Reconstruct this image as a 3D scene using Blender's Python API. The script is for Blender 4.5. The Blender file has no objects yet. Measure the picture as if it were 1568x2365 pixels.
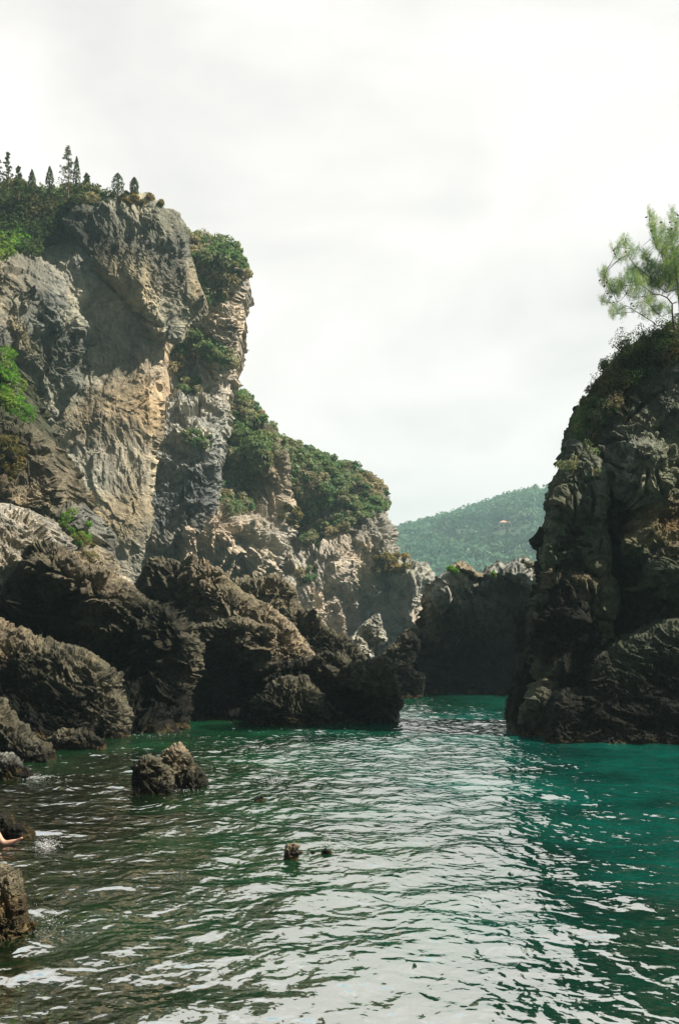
import bpy, math, random
import numpy as np
from mathutils import Vector, Matrix

# ------------------------------------------------------------------ scene, camera, sky, sun, exposure
S = bpy.context.scene
COL = S.collection
R_ = math.radians
F, CX, HY, CH = 2300.0, 784.0, 1500.0, 2.2          # focal length in traced pixels, centre column, horizon row, eye height (m)

cam_d = bpy.data.cameras.new("camera"); cam = bpy.data.objects.new("camera", cam_d); COL.objects.link(cam)
cam.location = (0, 0, CH); cam.rotation_euler = (R_(90), 0, 0)
cam_d.sensor_fit = 'VERTICAL'; cam_d.sensor_height = 36.0; cam_d.lens = 36.0 * F / 2365.0
cam_d.shift_y = (HY - 1182.5) / 2365.0
cam_d.clip_start = 0.1; cam_d.clip_end = 9000
S.camera = cam

SUN_AZ, SUN_EL = 95.0, 49.0                          # degrees right of the view direction, above the horizon
sd = Vector((math.sin(R_(SUN_AZ)) * math.cos(R_(SUN_EL)), math.cos(R_(SUN_AZ)) * math.cos(R_(SUN_EL)), math.sin(R_(SUN_EL))))
sun_d = bpy.data.lights.new("sun", 'SUN'); sun = bpy.data.objects.new("sun", sun_d); COL.objects.link(sun)
sun_d.energy = 5.0; sun_d.angle = R_(0.6); sun_d.color = (1.0, 0.93, 0.82)
sun.rotation_euler = sd.to_track_quat('Z', 'Y').to_euler()
sun.location = (30, 20, 60)

W = bpy.data.worlds.new("World"); S.world = W; W.use_nodes = True
nt = W.node_tree; nt.nodes.clear()
def N(t, typ, **kw):
    n = t.nodes.new(typ)
    for k, v in kw.items():
        if k[0] == 'i' and k[1:].isdigit(): n.inputs[int(k[1:])].default_value = v
        else: setattr(n, k, v)
    return n
def LK(t, a, b): t.links.new(a, b)
out = N(nt, 'ShaderNodeOutputWorld')
sky = N(nt, 'ShaderNodeTexSky', sky_type='NISHITA', sun_disc=False, sun_elevation=R_(SUN_EL), sun_rotation=R_(SUN_AZ), dust_density=2.0)
bg1 = N(nt, 'ShaderNodeBackground'); bg1.inputs[1].default_value = 0.04
LK(nt, sky.outputs[0], bg1.inputs[0])
tc = N(nt, 'ShaderNodeTexCoord')
mp = N(nt, 'ShaderNodeMapping'); mp.inputs['Scale'].default_value = (2.2, 2.2, 4.2); mp.inputs['Location'].default_value = (3.1, 0.4, 1.7)
LK(nt, tc.outputs['Generated'], mp.inputs[0])
cl = N(nt, 'ShaderNodeTexNoise'); cl.inputs['Scale'].default_value = 1.9; cl.inputs['Detail'].default_value = 5; cl.inputs['Roughness'].default_value = 0.48
cl.inputs['Distortion'].default_value = 0.35
LK(nt, mp.outputs[0], cl.inputs['Vector'])
cr = N(nt, 'ShaderNodeValToRGB')
cr.color_ramp.elements[0].position = 0.30; cr.color_ramp.elements[0].color = (0.84, 0.805, 0.78, 1)
cr.color_ramp.elements[1].position = 0.62; cr.color_ramp.elements[1].color = (1.11, 1.05, 1.0, 1)
LK(nt, cl.outputs['Fac'], cr.inputs[0])
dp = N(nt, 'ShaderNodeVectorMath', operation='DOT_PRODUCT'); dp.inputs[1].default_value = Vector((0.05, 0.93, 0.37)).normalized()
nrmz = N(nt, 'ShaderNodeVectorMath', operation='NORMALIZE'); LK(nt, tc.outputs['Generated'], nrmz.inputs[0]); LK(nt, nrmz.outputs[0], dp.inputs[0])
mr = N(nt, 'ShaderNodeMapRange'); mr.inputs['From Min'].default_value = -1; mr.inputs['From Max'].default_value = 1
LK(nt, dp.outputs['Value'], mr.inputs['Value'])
br = N(nt, 'ShaderNodeValToRGB')                    # sky brightness shaped: bright lobe ahead for reflections, dimmed elsewhere to deepen shade (values /4)
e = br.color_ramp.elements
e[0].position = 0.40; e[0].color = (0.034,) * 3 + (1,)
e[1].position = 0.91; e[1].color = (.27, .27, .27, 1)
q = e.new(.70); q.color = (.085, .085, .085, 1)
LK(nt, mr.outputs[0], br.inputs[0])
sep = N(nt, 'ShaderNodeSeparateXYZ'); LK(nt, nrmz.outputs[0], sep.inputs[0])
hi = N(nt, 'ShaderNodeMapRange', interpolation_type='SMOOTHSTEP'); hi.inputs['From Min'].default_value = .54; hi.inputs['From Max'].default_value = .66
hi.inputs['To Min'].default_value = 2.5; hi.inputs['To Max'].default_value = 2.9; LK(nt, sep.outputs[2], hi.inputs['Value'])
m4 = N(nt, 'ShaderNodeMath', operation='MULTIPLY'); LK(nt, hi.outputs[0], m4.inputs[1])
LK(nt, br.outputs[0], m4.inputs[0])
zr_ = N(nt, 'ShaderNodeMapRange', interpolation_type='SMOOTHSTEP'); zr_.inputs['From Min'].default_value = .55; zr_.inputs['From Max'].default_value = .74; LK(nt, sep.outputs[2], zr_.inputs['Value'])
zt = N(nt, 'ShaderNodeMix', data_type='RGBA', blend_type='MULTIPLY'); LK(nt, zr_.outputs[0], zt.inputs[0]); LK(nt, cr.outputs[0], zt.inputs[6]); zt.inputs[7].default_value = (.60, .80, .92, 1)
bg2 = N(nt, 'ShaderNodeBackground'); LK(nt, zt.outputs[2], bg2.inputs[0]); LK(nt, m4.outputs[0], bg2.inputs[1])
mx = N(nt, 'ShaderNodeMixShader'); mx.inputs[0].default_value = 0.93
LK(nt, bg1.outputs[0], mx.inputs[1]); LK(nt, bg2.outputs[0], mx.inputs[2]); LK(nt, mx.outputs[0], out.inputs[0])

S.view_settings.view_transform = 'Standard'; S.view_settings.look = 'None'; S.view_settings.gamma = 1.0
S.view_settings.exposure = 0.8
S.render.engine = 'CYCLES'
S.cycles.use_denoising = True
S.cycles.max_bounces = 6; S.cycles.diffuse_bounces = 2; S.cycles.glossy_bounces = 3; S.cycles.transmission_bounces = 3
S.cycles.transparent_max_bounces = 8; S.cycles.volume_bounces = 0
S.cycles.caustics_reflective = False; S.cycles.caustics_refractive = False

# ------------------------------------------------------------------ helpers: tags, pixels to metres, noise
rng = np.random.default_rng(7); random.seed(7)
def tag(o, label=None, cat=None, group=None, kind=None):
    if label: o['label'] = label
    if cat: o['category'] = cat
    if group: o['group'] = group
    if kind: o['kind'] = kind
    return o
VIEWS = {'D': (1, 0, 0), '1': (.4337, 0, 302.3), '2': (.4337, 0, 907), '3': (.4337, 453.4, 982.4), '4': (.2771, 1133.6, 453.4),
         '5': (.3195, 1133.6, 982.4), '6': (.3374, 0, 1587), '7': (.3374, 529, 1587), '8': (.3374, 1039, 1587), 'M': (.2892, 869, 1095.8),
         'H': (.2506, 906.8, 1095.8), 'T': (.241, 0, 325), 'P': (.13254, 1360.3, 468.5), 'F': (.0964, 0, 1851.5)}
def V(s):
    """'view x,y x,y ... view x,y' -> list of (px, py)"""
    res = []; k = VIEWS['D']
    for w in s.split():
        if w in VIEWS: k = VIEWS[w]; continue
        x, y = w.split(','); res.append((float(x) * k[0] + k[1], float(y) * k[0] + k[2]))
    return res
def at(px, py, Y): return Vector(((px - CX) / F * Y, Y, CH + (HY - py) / F * Y))
def foot(py): return CH * F / (py - HY)

G = rng.normal(size=(256, 3)); G /= np.linalg.norm(G, axis=1)[:, None]
def hsh(i, j, k, seed):
    h = (i.astype(np.int64) * 374761393 + j.astype(np.int64) * 668265263 + k.astype(np.int64) * 1274126177 + seed * 974711) & 0xffffffff
    h = ((h ^ (h >> 13)) * 1103515245) & 0xffffffff
    h = ((h ^ (h >> 15)) * 2246822519) & 0xffffffff
    return h ^ (h >> 16)
def perlin(P, seed=0):
    I = np.floor(P); f = P - I; I = I.astype(np.int64); u = f * f * f * (f * (f * 6 - 15) + 10)
    r = 0
    for a in (0, 1):
        wa = u[:, 0] if a else 1 - u[:, 0]
        for b in (0, 1):
            wb = u[:, 1] if b else 1 - u[:, 1]
            for c in (0, 1):
                wc = u[:, 2] if c else 1 - u[:, 2]
                g = G[hsh(I[:, 0] + a, I[:, 1] + b, I[:, 2] + c, seed) & 255]
                d = f - np.array([a, b, c])
                r = r + wa * wb * wc * np.einsum('ij,ij->i', g, d)
    return r * 1.5
def fbm(P, o=4, seed=0, gain=.5):
    r = 0; a = 1.0
    for i in range(o): r = r + a * perlin(P * 2.03 ** i + i * 7.3, seed + i); a *= gain
    return r
def voronoi(P, seed=0):
    I = np.floor(P).astype(np.int64); n = len(P)
    f1 = np.full(n, 9.0); f2 = np.full(n, 9.0); cid = np.zeros(n, np.int64)
    for a in (-1, 0, 1):
        for b in (-1, 0, 1):
            for c in (-1, 0, 1):
                J = I + np.array([a, b, c]); h = hsh(J[:, 0], J[:, 1], J[:, 2], seed)
                o = np.stack([(h & 1023) / 1023, ((h >> 10) & 1023) / 1023, ((h >> 20) & 1023) / 1023], 1)
                d = np.linalg.norm(J + o - P, axis=1)
                closer = d < f1
                f2 = np.where(closer, f1, np.minimum(f2, d)); cid = np.where(closer, h, cid); f1 = np.where(closer, d, f1)
    return f1, f2, cid
def facets(P, seed=0):
    """broken rock: every cell of a Voronoi pattern is a plane of its own tilt and height"""
    I = np.floor(P).astype(np.int64); n = len(P); f1 = np.full(n, 9.0); val = np.zeros(n)
    for a in (-1, 0, 1):
        for b in (-1, 0, 1):
            for c in (-1, 0, 1):
                J = I + np.array([a, b, c]); h = hsh(J[:, 0], J[:, 1], J[:, 2], seed)
                o = np.stack([(h & 1023) / 1023, ((h >> 10) & 1023) / 1023, ((h >> 20) & 1023) / 1023], 1)
                dv = P - J - o; d = np.einsum('ij,ij->i', dv, dv); k = d < f1
                v = np.einsum('ij,ij->i', dv, G[(h >> 7) & 255]) * 1.3 + (((h >> 3) & 255) / 255. - .5) * .55
                val = np.where(k, v, val); f1 = np.where(k, d, f1)
    return val
def sstep(x): x = np.clip(x, 0, 1); return x * x * (3 - 2 * x)

def mesh_np(name, verts, faces, mat, parent=None, smooth=True, tint=None, origin=None, extra=None):
    """verts (n,3), faces (m,4) or (m,3); one mesh object, its origin at the base"""
    verts = np.asarray(verts, np.float32); faces = np.asarray(faces, np.int32)
    k = faces.shape[1]
    if origin is None:
        lo, hi = verts.min(0), verts.max(0); origin = ((lo[0] + hi[0]) / 2, (lo[1] + hi[1]) / 2, max(lo[2], 0.0))
    me = bpy.data.meshes.new(name)
    me.vertices.add(len(verts)); me.vertices.foreach_set('co', (verts - np.array(origin, np.float32)).ravel())
    me.loops.add(faces.size); me.loops.foreach_set('vertex_index', faces.ravel())
    me.polygons.add(len(faces)); me.polygons.foreach_set('loop_start', np.arange(0, faces.size, k, dtype=np.int32))
    me.polygons.foreach_set('use_smooth', np.full(len(faces), smooth))
    me.update(calc_edges=True)
    if tint is not None:
        t = np.ones((len(verts), 4), np.float32); t[:, :3] = tint
        a = me.color_attributes.new('tint', 'FLOAT_COLOR', 'POINT'); a.data.foreach_set('color', t.ravel())
    if extra:
        for kk, vv in extra.items():
            a = me.attributes.new(kk, 'FLOAT', 'POINT'); a.data.foreach_set('value', np.asarray(vv, np.float32))
    me.materials.append(mat)
    o = bpy.data.objects.new(name, me); COL.objects.link(o)
    if parent is not None:
        o.parent = parent; o.location = Vector(origin) - parent.location
    else: o.location = origin
    return o
def empty(name, loc, label=None, cat=None, group=None):
    o = bpy.data.objects.new(name, None); COL.objects.link(o); o.location = loc; o.empty_display_size = .2
    return tag(o, label, cat, group)

# ------------------------------------------------------------------ materials
def mat(name):
    m = bpy.data.materials.new(name); m.use_nodes = True; t = m.node_tree; t.nodes.clear()
    o = N(t, 'ShaderNodeOutputMaterial'); return m, t, o
def mapped_noise(t, co, scale, stretch=(1, 1, 1), detail=6, rough=.55, typ='ShaderNodeTexNoise', dist=0.0):
    m = N(t, 'ShaderNodeMapping'); m.inputs['Scale'].default_value = tuple(scale * s for s in stretch); LK(t, co, m.inputs[0])
    n = N(t, typ)
    if typ == 'ShaderNodeTexNoise':
        n.inputs['Scale'].default_value = 1; n.inputs['Detail'].default_value = detail; n.inputs['Roughness'].default_value = rough; n.inputs['Distortion'].default_value = dist
    LK(t, m.outputs[0], n.inputs['Vector']); return n
def ramp(t, src, stops):
    r = N(t, 'ShaderNodeValToRGB'); e = r.color_ramp.elements
    e[0].position = stops[0][0]; e[0].color = tuple(stops[0][1]) + (1,); e[1].position = stops[-1][0]; e[1].color = tuple(stops[-1][1]) + (1,)
    for p, c in stops[1:-1]: q = e.new(p); q.color = tuple(c) + (1,)
    LK(t, src, r.inputs[0]); return r
def mul(t, a, b, fac=1.0, mode='MULTIPLY'):
    m = N(t, 'ShaderNodeMix', data_type='RGBA', blend_type=mode); m.inputs[0].default_value = fac
    LK(t, a, m.inputs[6]); LK(t, b, m.inputs[7]); return m.outputs[2]
ROCKS = {}
def rock(L, streak=0.5, bump=1.0, crack=0.4, wet=True, spots=0.5):
    """weathered limestone, L = size in metres of its large blotches"""
    key = (L, streak, bump, crack, wet, spots)
    if key in ROCKS: return ROCKS[key]
    m, t, o = mat('limestone'); g = N(t, 'ShaderNodeNewGeometry'); co = g.outputs['Position']
    at_ = N(t, 'ShaderNodeAttribute', attribute_name='tint')
    a = mapped_noise(t, co, 1.0 / L, detail=9, rough=.62)
    ra = ramp(t, a.outputs['Fac'], [(.33, (.55, .56, .58)), (.5, (1, 1, 1)), (.68, (1.5, 1.42, 1.28))])
    c = mul(t, at_.outputs['Color'], ra.outputs[0], .8)
    if streak:
        s = mapped_noise(t, co, 2.6 / L, (1, 1, .16), detail=7, rough=.6, dist=.6)
        rs = ramp(t, s.outputs['Fac'], [(.36, (.42, .45, .46)), (.52, (1, 1, 1)), (.66, (1.25, 1.16, 1.0))])
        c = mul(t, c, rs.outputs[0], streak)
    if spots:
        s = mapped_noise(t, co, 7.0 / L, detail=8, rough=.8)
        rs = ramp(t, s.outputs['Fac'], [(.36, (.22, .22, .22)), (.49, (.95, .95, .95)), (.66, (1.8, 1.76, 1.68))])
        c = mul(t, c, rs.outputs[0], min(1, spots * 1.5))
    p = N(t, 'ShaderNodeBsdfPrincipled'); p.inputs['Roughness'].default_value = .9; p.inputs['Specular IOR Level'].default_value = .2
    if wet:
        sx = N(t, 'ShaderNodeSeparateXYZ'); LK(t, co, sx.inputs[0])
        wn = mapped_noise(t, co, 2.5, detail=3)
        zs = N(t, 'ShaderNodeMath', operation='DIVIDE'); zs.inputs[1].default_value = float(wet); LK(t, sx.outputs[2], zs.inputs[0])
        ad = N(t, 'ShaderNodeMath', operation='SUBTRACT'); LK(t, zs.outputs[0], ad.inputs[0]); LK(t, wn.outputs['Fac'], ad.inputs[1])
        w = N(t, 'ShaderNodeMapRange'); w.inputs['From Min'].default_value = -.35; w.inputs['From Max'].default_value = -.15
        w.inputs['To Min'].default_value = 1; w.inputs['To Max'].default_value = 0; LK(t, ad.outputs[0], w.inputs['Value'])
        mm = N(t, 'ShaderNodeMix', data_type='RGBA'); LK(t, w.outputs[0], mm.inputs[0]); LK(t, c, mm.inputs[6]); mm.inputs[7].default_value = (.018, .014, .008, 1)
        c = mm.outputs[2]
        w2 = N(t, 'ShaderNodeMapRange'); w2.inputs['From Min'].default_value = -.48; w2.inputs['From Max'].default_value = -.40; w2.inputs['To Min'].default_value = .8; w2.inputs['To Max'].default_value = 0
        LK(t, ad.outputs[0], w2.inputs['Value']); m2 = N(t, 'ShaderNodeMix', data_type='RGBA'); LK(t, w2.outputs[0], m2.inputs[0]); LK(t, c, m2.inputs[6]); m2.inputs[7].default_value = (.13, .095, .035, 1)
        c = m2.outputs[2]
        rr = N(t, 'ShaderNodeMapRange'); rr.inputs['To Min'].default_value = .9; rr.inputs['To Max'].default_value = .3; LK(t, w.outputs[0], rr.inputs['Value']); LK(t, rr.outputs[0], p.inputs['Roughness'])
    LK(t, c, p.inputs['Base Color'])
    b1 = mapped_noise(t, co, 5.0 / L, detail=10, rough=.68)
    bm = N(t, 'ShaderNodeBump'); bm.inputs['Strength'].default_value = 1.0; bm.inputs['Distance'].default_value = .17 * L * bump
    LK(t, b1.outputs['Fac'], bm.inputs['Height'])
    b2 = mapped_noise(t, co, 14.0 / L, typ='ShaderNodeTexVoronoi'); b2.feature = 'F1'
    bm2 = N(t, 'ShaderNodeBump'); bm2.inputs['Strength'].default_value = .7; bm2.inputs['Distance'].default_value = .045 * L * bump
    LK(t, b2.outputs['Distance'], bm2.inputs['Height']); LK(t, bm.outputs[0], bm2.inputs['Normal'])
    LK(t, bm2.outputs[0], p.inputs['Normal']); LK(t, p.outputs[0], o.inputs[0])
    ROCKS[key] = m; return m
def leafmat(name, trans=.35):
    m, t, o = mat(name)
    at_ = N(t, 'ShaderNodeAttribute', attribute_name='tint')
    d = N(t, 'ShaderNodeBsdfDiffuse'); tr = N(t, 'ShaderNodeBsdfTranslucent'); x = N(t, 'ShaderNodeMixShader'); x.inputs[0].default_value = trans
    LK(t, at_.outputs['Color'], d.inputs[0])
    w = N(t, 'ShaderNodeMix', data_type='RGBA', blend_type='MULTIPLY'); w.inputs[0].default_value = 1; LK(t, at_.outputs['Color'], w.inputs[6]); w.inputs[7].default_value = (1.3, 1.35, .7, 1)
    LK(t, w.outputs[2], tr.inputs[0]); LK(t, d.outputs[0], x.inputs[1]); LK(t, tr.outputs[0], x.inputs[2]); LK(t, x.outputs[0], o.inputs[0])
    return m
LEAF = leafmat('leaves'); NEEDLE = leafmat('needles', .45)
def plain(name, col, rough=.8, sss=0):
    m, t, o = mat(name); p = N(t, 'ShaderNodeBsdfPrincipled'); g = N(t, 'ShaderNodeTexCoord')
    n = mapped_noise(t, g.outputs['Object'], 9, detail=5)
    r = ramp(t, n.outputs['Fac'], [(.3, tuple(c * .75 for c in col)), (.7, tuple(min(1, c * 1.2) for c in col))])
    LK(t, r.outputs[0], p.inputs['Base Color']); p.inputs['Roughness'].default_value = rough
    if sss: p.inputs['Subsurface Weight'].default_value = sss; p.inputs['Subsurface Scale'].default_value = .02
    LK(t, p.outputs[0], o.inputs[0]); return m
BARK = plain('bark', (.16, .11, .07), .95)

# ------------------------------------------------------------------ rock masses
AMP = 1.25
def jitter_outline(pts, rough, seed):
    r = np.random.default_rng(seed); P = [np.array(p, float) for p in pts]
    for it in range(4):
        Q = []
        for i, a in enumerate(P):
            b = P[(i + 1) % len(P)]; Q.append(a); d = b - a; L = np.hypot(*d)
            if L > 9: Q.append((a + b) / 2 + np.array([-d[1], d[0]]) * r.normal() * rough)
        P = Q
    return np.array(P)
def mass(name, outline, Y, R=40, T=None, tilt=(0, 0), ctrl=(), sig=90, L0=90, amp=.36, mix=(.5, .3, .2), aniso=(1, 1, 1), rot=0, oct=5, block=0, bl=70,
         step=3.0, jit=.07, tints=(), tsig=80, m=None, parent=None, seed=1, warp=.4, label=None, cat=None, group=None, gain=.5, crease=0, facet=.7, pits=0, cracks=(), tmul=(1, 1, 1)):
    """a rock body traced round its outline (rows of the photograph) at distance Y metres: rounded in towards its rim, closed behind, then roughened in 3-D"""
    pts = V(outline) if isinstance(outline, str) else outline
    O = jitter_outline(pts, jit, seed)
    px2m = Y / F; T = T if T is not None else R * px2m * 1.2
    x0, y0 = O.min(0) - step; x1, y1 = O.max(0) + step
    xs = np.arange(x0, x1 + step, step); ys = np.arange(y0, y1 + step, step); nx, ny = len(xs), len(ys)
    X, Yp = np.meshgrid(xs, ys); q = np.stack([X.ravel(), Yp.ravel()], 1); n = len(q)
    best = np.full(n, 1e9); near = np.zeros((n, 2)); inside = np.zeros(n, bool)
    for i in range(len(O)):
        a, b = O[i], O[(i + 1) % len(O)]; d = b - a; LL = max((d ** 2).sum(), 1e-9)
        tt = np.clip(((q - a) @ d) / LL, 0, 1); c = a + tt[:, None] * d; dd = ((q - c) ** 2).sum(1)
        k = dd < best; best[k] = dd[k]; near[k] = c[k]
        if a[1] != b[1]:
            cond = ((a[1] > q[:, 1]) != (b[1] > q[:, 1])) & (q[:, 0] < (b[0] - a[0]) * (q[:, 1] - a[1]) / (b[1] - a[1]) + a[0]); inside ^= cond
    d = np.sqrt(best) * inside
    I = inside.reshape(ny, nx)
    cell = I[:-1, :-1] | I[1:, :-1] | I[:-1, 1:] | I[1:, 1:]
    used = np.zeros((ny, nx), bool)
    used[:-1, :-1] |= cell; used[1:, :-1] |= cell; used[:-1, 1:] |= cell; used[1:, 1:] |= cell
    rim = used.ravel() & ~inside; q[rim] = near[rim]
    def depth(qx, qy, dist):
        base = np.full(len(qx), float(Y))
        Xm = (qx - CX) * px2m; Zm = (HY - qy) * px2m; cx, cz = (pts_m - np.array([CX, HY])) * px2m * np.array([1, -1])
        base += tilt[0] * (Xm - cx) + tilt[1] * (Zm - cz)
        if len(ctrl):
            num = 0; den = 1e-3
            for (vw, ax, ay, dy) in ctrl:
                k = VIEWS[vw]; ax, ay = ax * k[0] + k[1], ay * k[0] + k[2]
                w = np.exp(-((qx - ax) ** 2 + (qy - ay) ** 2) / (2 * sig * sig)); num = num + w * dy; den = den + w
            base += num / np.maximum(den, .35)
        u = 1 - np.clip(dist / R, 0, 1); roll = T * (1 - np.sqrt(np.maximum(1 - u ** 2, 0)))
        return base, roll
    pts_m = np.array(pts).mean(0)
    def place(qx, qy, dist):
        b, r = depth(qx, qy, dist); YY = b + r
        return np.stack([(qx - CX) / F * YY, YY, CH + (HY - qy) / F * YY], 1), b
    P, base = place(q[:, 0], q[:, 1], d)
    Pg = P.reshape(ny, nx, 3); du = np.gradient(Pg, axis=1); dv = np.gradient(Pg, axis=0)
    Nn = np.cross(du, dv).reshape(-1, 3); Nn /= np.linalg.norm(Nn, axis=1)[:, None] + 1e-9
    Nn = np.where((Nn[:, 1] > 0)[:, None], -Nn, Nn)
    Nn[rim] = Nn[rim] * .4 + np.array([0, 0.2, 0])
    idx = np.where(used.ravel())[0]; Pn = P[idx]; Nu = Nn[idx]
    Lm = L0 * px2m; c, s = math.cos(R_(rot)), math.sin(R_(rot))
    Q = Pn / Lm; Q = np.stack([c * Q[:, 0] + s * Q[:, 2], Q[:, 1], -s * Q[:, 0] + c * Q[:, 2]], 1)
    Q = Q + warp * np.stack([perlin(Q * .9 + 11, seed), perlin(Q * .9 + 23, seed), perlin(Q * .9 + 37, seed)], 1)
    Q = Q / np.array(aniso)
    h = 0; a = 1.0
    for i in range(oct):
        nn = perlin(Q * 2.0 ** i + 5.7 * i, seed * 13 + i)
        h = h + a * (mix[0] * (np.abs(nn) * 2 - .5) + mix[1] * (.5 - 2 * np.abs(nn)) * (1 if i < 3 else .6) + mix[2] * nn * 1.3); a *= gain + .07
    disp = h * amp * AMP * Lm * (1 - .45 * facet)
    if facet:
        Wq = Q + .10 * np.stack([fbm(Q * 3 + 3, 3, seed + 5), fbm(Q * 3 + 17, 3, seed + 6), fbm(Q * 3 + 29, 3, seed + 7)], 1)
        fa = facets(Wq * 1.1, seed) + .50 * facets(Wq * 2.4 + 9, seed + 1) + .25 * facets(Wq * 5.3 + 19, seed + 2) + .13 * facets(Wq * 11 + 29, seed + 3)
        disp = disp + facet * fa * Lm * .34
    if pits:
        f1, f2, _ = voronoi(Q * 4.2, seed + 40); disp -= pits * Lm * .09 * sstep(1.15 - f1 * 2.4)
        f1, f2, _ = voronoi(Q * 9.5 + 3, seed + 41); disp -= pits * Lm * .05 * sstep(1.15 - f1 * 2.4)
    if crease:
        nn = np.abs(perlin(Q * .8 + 91, seed + 71)); disp -= crease * Lm * np.exp(-nn / .05)
        nn = np.abs(perlin(Q * 1.9 + 191, seed + 72)); disp -= .5 * crease * Lm * np.exp(-nn / .06)
    for (cw, cd, cs) in cracks:
        cp = np.array(V(cs)); qq = q[idx] + 5 * np.stack([perlin(np.stack([q[idx][:, 0] / 22, q[idx][:, 1] / 22, q[idx][:, 0] * 0 + k_], 1), 8) for k_ in (1, 9)], 1)
        dm = np.full(len(qq), 1e9)
        for i in range(len(cp) - 1):
            dv = cp[i + 1] - cp[i]; tt = np.clip(((qq - cp[i]) @ dv) / (dv @ dv), 0, 1); dm = np.minimum(dm, np.hypot(*(qq - cp[i] - tt[:, None] * dv).T))
        disp = disp - cd * np.exp(-(dm / cw) ** 2)
    if block:
        Bq = Pn / (bl * px2m); Bq = np.stack([c * Bq[:, 0] + s * Bq[:, 2], Bq[:, 1] * .6, -s * Bq[:, 0] + c * Bq[:, 2]], 1)
        Bq = Bq + .22 * np.stack([fbm(Bq * 2 + 3, 3, seed), fbm(Bq * 2 + 13, 3, seed), fbm(Bq * 2 + 31, 3, seed)], 1)
        f1, f2, cid = voronoi(Bq / np.array(aniso), seed)
        ed = f2 - f1; disp += block * bl * px2m * ((((cid >> 5) & 255) / 255. - .5) * sstep(ed / .12) * .9 - .45 * np.exp(-ed / .045))
        disp += block * bl * px2m * .25 * (1 - f1)
    edge_keep = np.where(rim[idx], .3, .45 + .55 * sstep(d[idx] / (R * .5)))
    P[idx] = Pn + Nu * (disp * edge_keep)[:, None]
    # front and back shells share the rim
    fid = np.full(n, -1); fid[idx] = np.arange(len(idx)); front = P[idx]
    back_src = idx[~rim[idx]]; bid = fid.copy(); bid[back_src] = len(idx) + np.arange(len(back_src))
    bb, rr = depth(q[back_src, 0], q[back_src, 1], d[back_src])
    dist_b = bb + T + (T - rr) * .8
    sc = (dist_b / Y)[:, None] ** 0
    Bk = P[back_src] + np.stack([0 * dist_b, dist_b - P[back_src, 1], 0 * dist_b], 1)
    jj, ii = np.where(cell); v = jj * nx + ii
    f = np.stack([v, v + nx, v + nx + 1, v + 1], 1)
    ff = fid[f]; fb = bid[f][:, ::-1]
    keep = ~np.all(rim[f], 1)
    faces = np.concatenate([ff, fb[keep]]); verts = np.concatenate([front, Bk])
    # colours
    allq = np.concatenate([q[idx], q[back_src]])
    wq = allq + 26 * np.stack([fbm(np.concatenate([allq / 70, np.zeros((len(allq), 1))], 1), 3, 5), fbm(np.concatenate([allq / 70, np.ones((len(allq), 1)) * 9], 1), 3, 9)], 1)
    if tints:
        num = np.zeros((len(allq), 3)); den = np.full((len(allq), 1), 1e-12)
        for (vw, ax, ay, cc) in tints:
            k = VIEWS[vw]; ax, ay = ax * k[0] + k[1], ay * k[0] + k[2]
            w = np.exp(-((wq[:, 0] - ax) ** 2 + (wq[:, 1] - ay) ** 2) / (2 * tsig * tsig))[:, None] + 1e-9
            num += w * np.array(cc); den += w
        col = num / den
    else: col = np.full((len(allq), 3), .3)
    col = col * np.array(tmul)
    o = mesh_np(name, verts, faces, m, parent, False, col)
    tag(o, label, cat, group)
    o_data = dict(o=o, q=q[idx], P=P[idx], N=Nu, d=d[idx])
    return o_data

def inpoly(q, poly):
    ins = np.zeros(len(q), bool); O = np.array(poly)
    for i in range(len(O)):
        a, b = O[i], O[(i + 1) % len(O)]
        if a[1] != b[1]: ins ^= ((a[1] > q[:, 1]) != (b[1] > q[:, 1])) & (q[:, 0] < (b[0] - a[0]) * (q[:, 1] - a[1]) / (b[1] - a[1]) + a[0])
    return ins

# ------------------------------------------------------------------ foliage
def leaves_cloud(centres, radii, cols, n_each, leaf, squash=.8, up=.35, seed=3, cover=None, shell=.62):
    """clumps of small leaf faces round each centre (metres); returns verts, faces, tint"""
    r = np.random.default_rng(seed); C = np.repeat(centres, n_each, 0); Rr = np.repeat(radii, n_each); K = np.repeat(cols, n_each, 0)
    lf = np.repeat(leaf if np.ndim(leaf) else np.full(len(centres), leaf), n_each)
    n = len(C); d = r.normal(size=(n, 3)); d /= np.linalg.norm(d, axis=1)[:, None]
    # lobes: push the shell in and out with a per-clump pattern
    ph = np.repeat(r.uniform(0, 50, (len(centres), 3)), n_each, 0)
    lob = 1 + .42 * perlin(d * 1.8 + ph, 3)
    rad = Rr * (shell + (1 - shell) * r.uniform(0, 1, n) ** .6) * lob
    Pc = C + d * rad[:, None] * np.array([1, 1, squash])
    nrm = d * .9 + r.normal(size=(n, 3)) * .75 + np.array([0, 0, up]); nrm /= np.linalg.norm(nrm, axis=1)[:, None]
    t1 = np.cross(nrm, r.normal(size=(n, 3))); t1 /= np.linalg.norm(t1, axis=1)[:, None] + 1e-9; t2 = np.cross(nrm, t1)
    s = (lf * r.uniform(.6, 1.35, n))[:, None]
    v = np.stack([Pc - t1 * s, Pc - t2 * s * .6, Pc + t1 * s, Pc + t2 * s * .6], 1).reshape(-1, 3)
    f = np.arange(4 * n).reshape(-1, 4)
    K = K * r.uniform(.72, 1.3, (n, 1)); return v, f, np.repeat(K, 4, 0)
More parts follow.
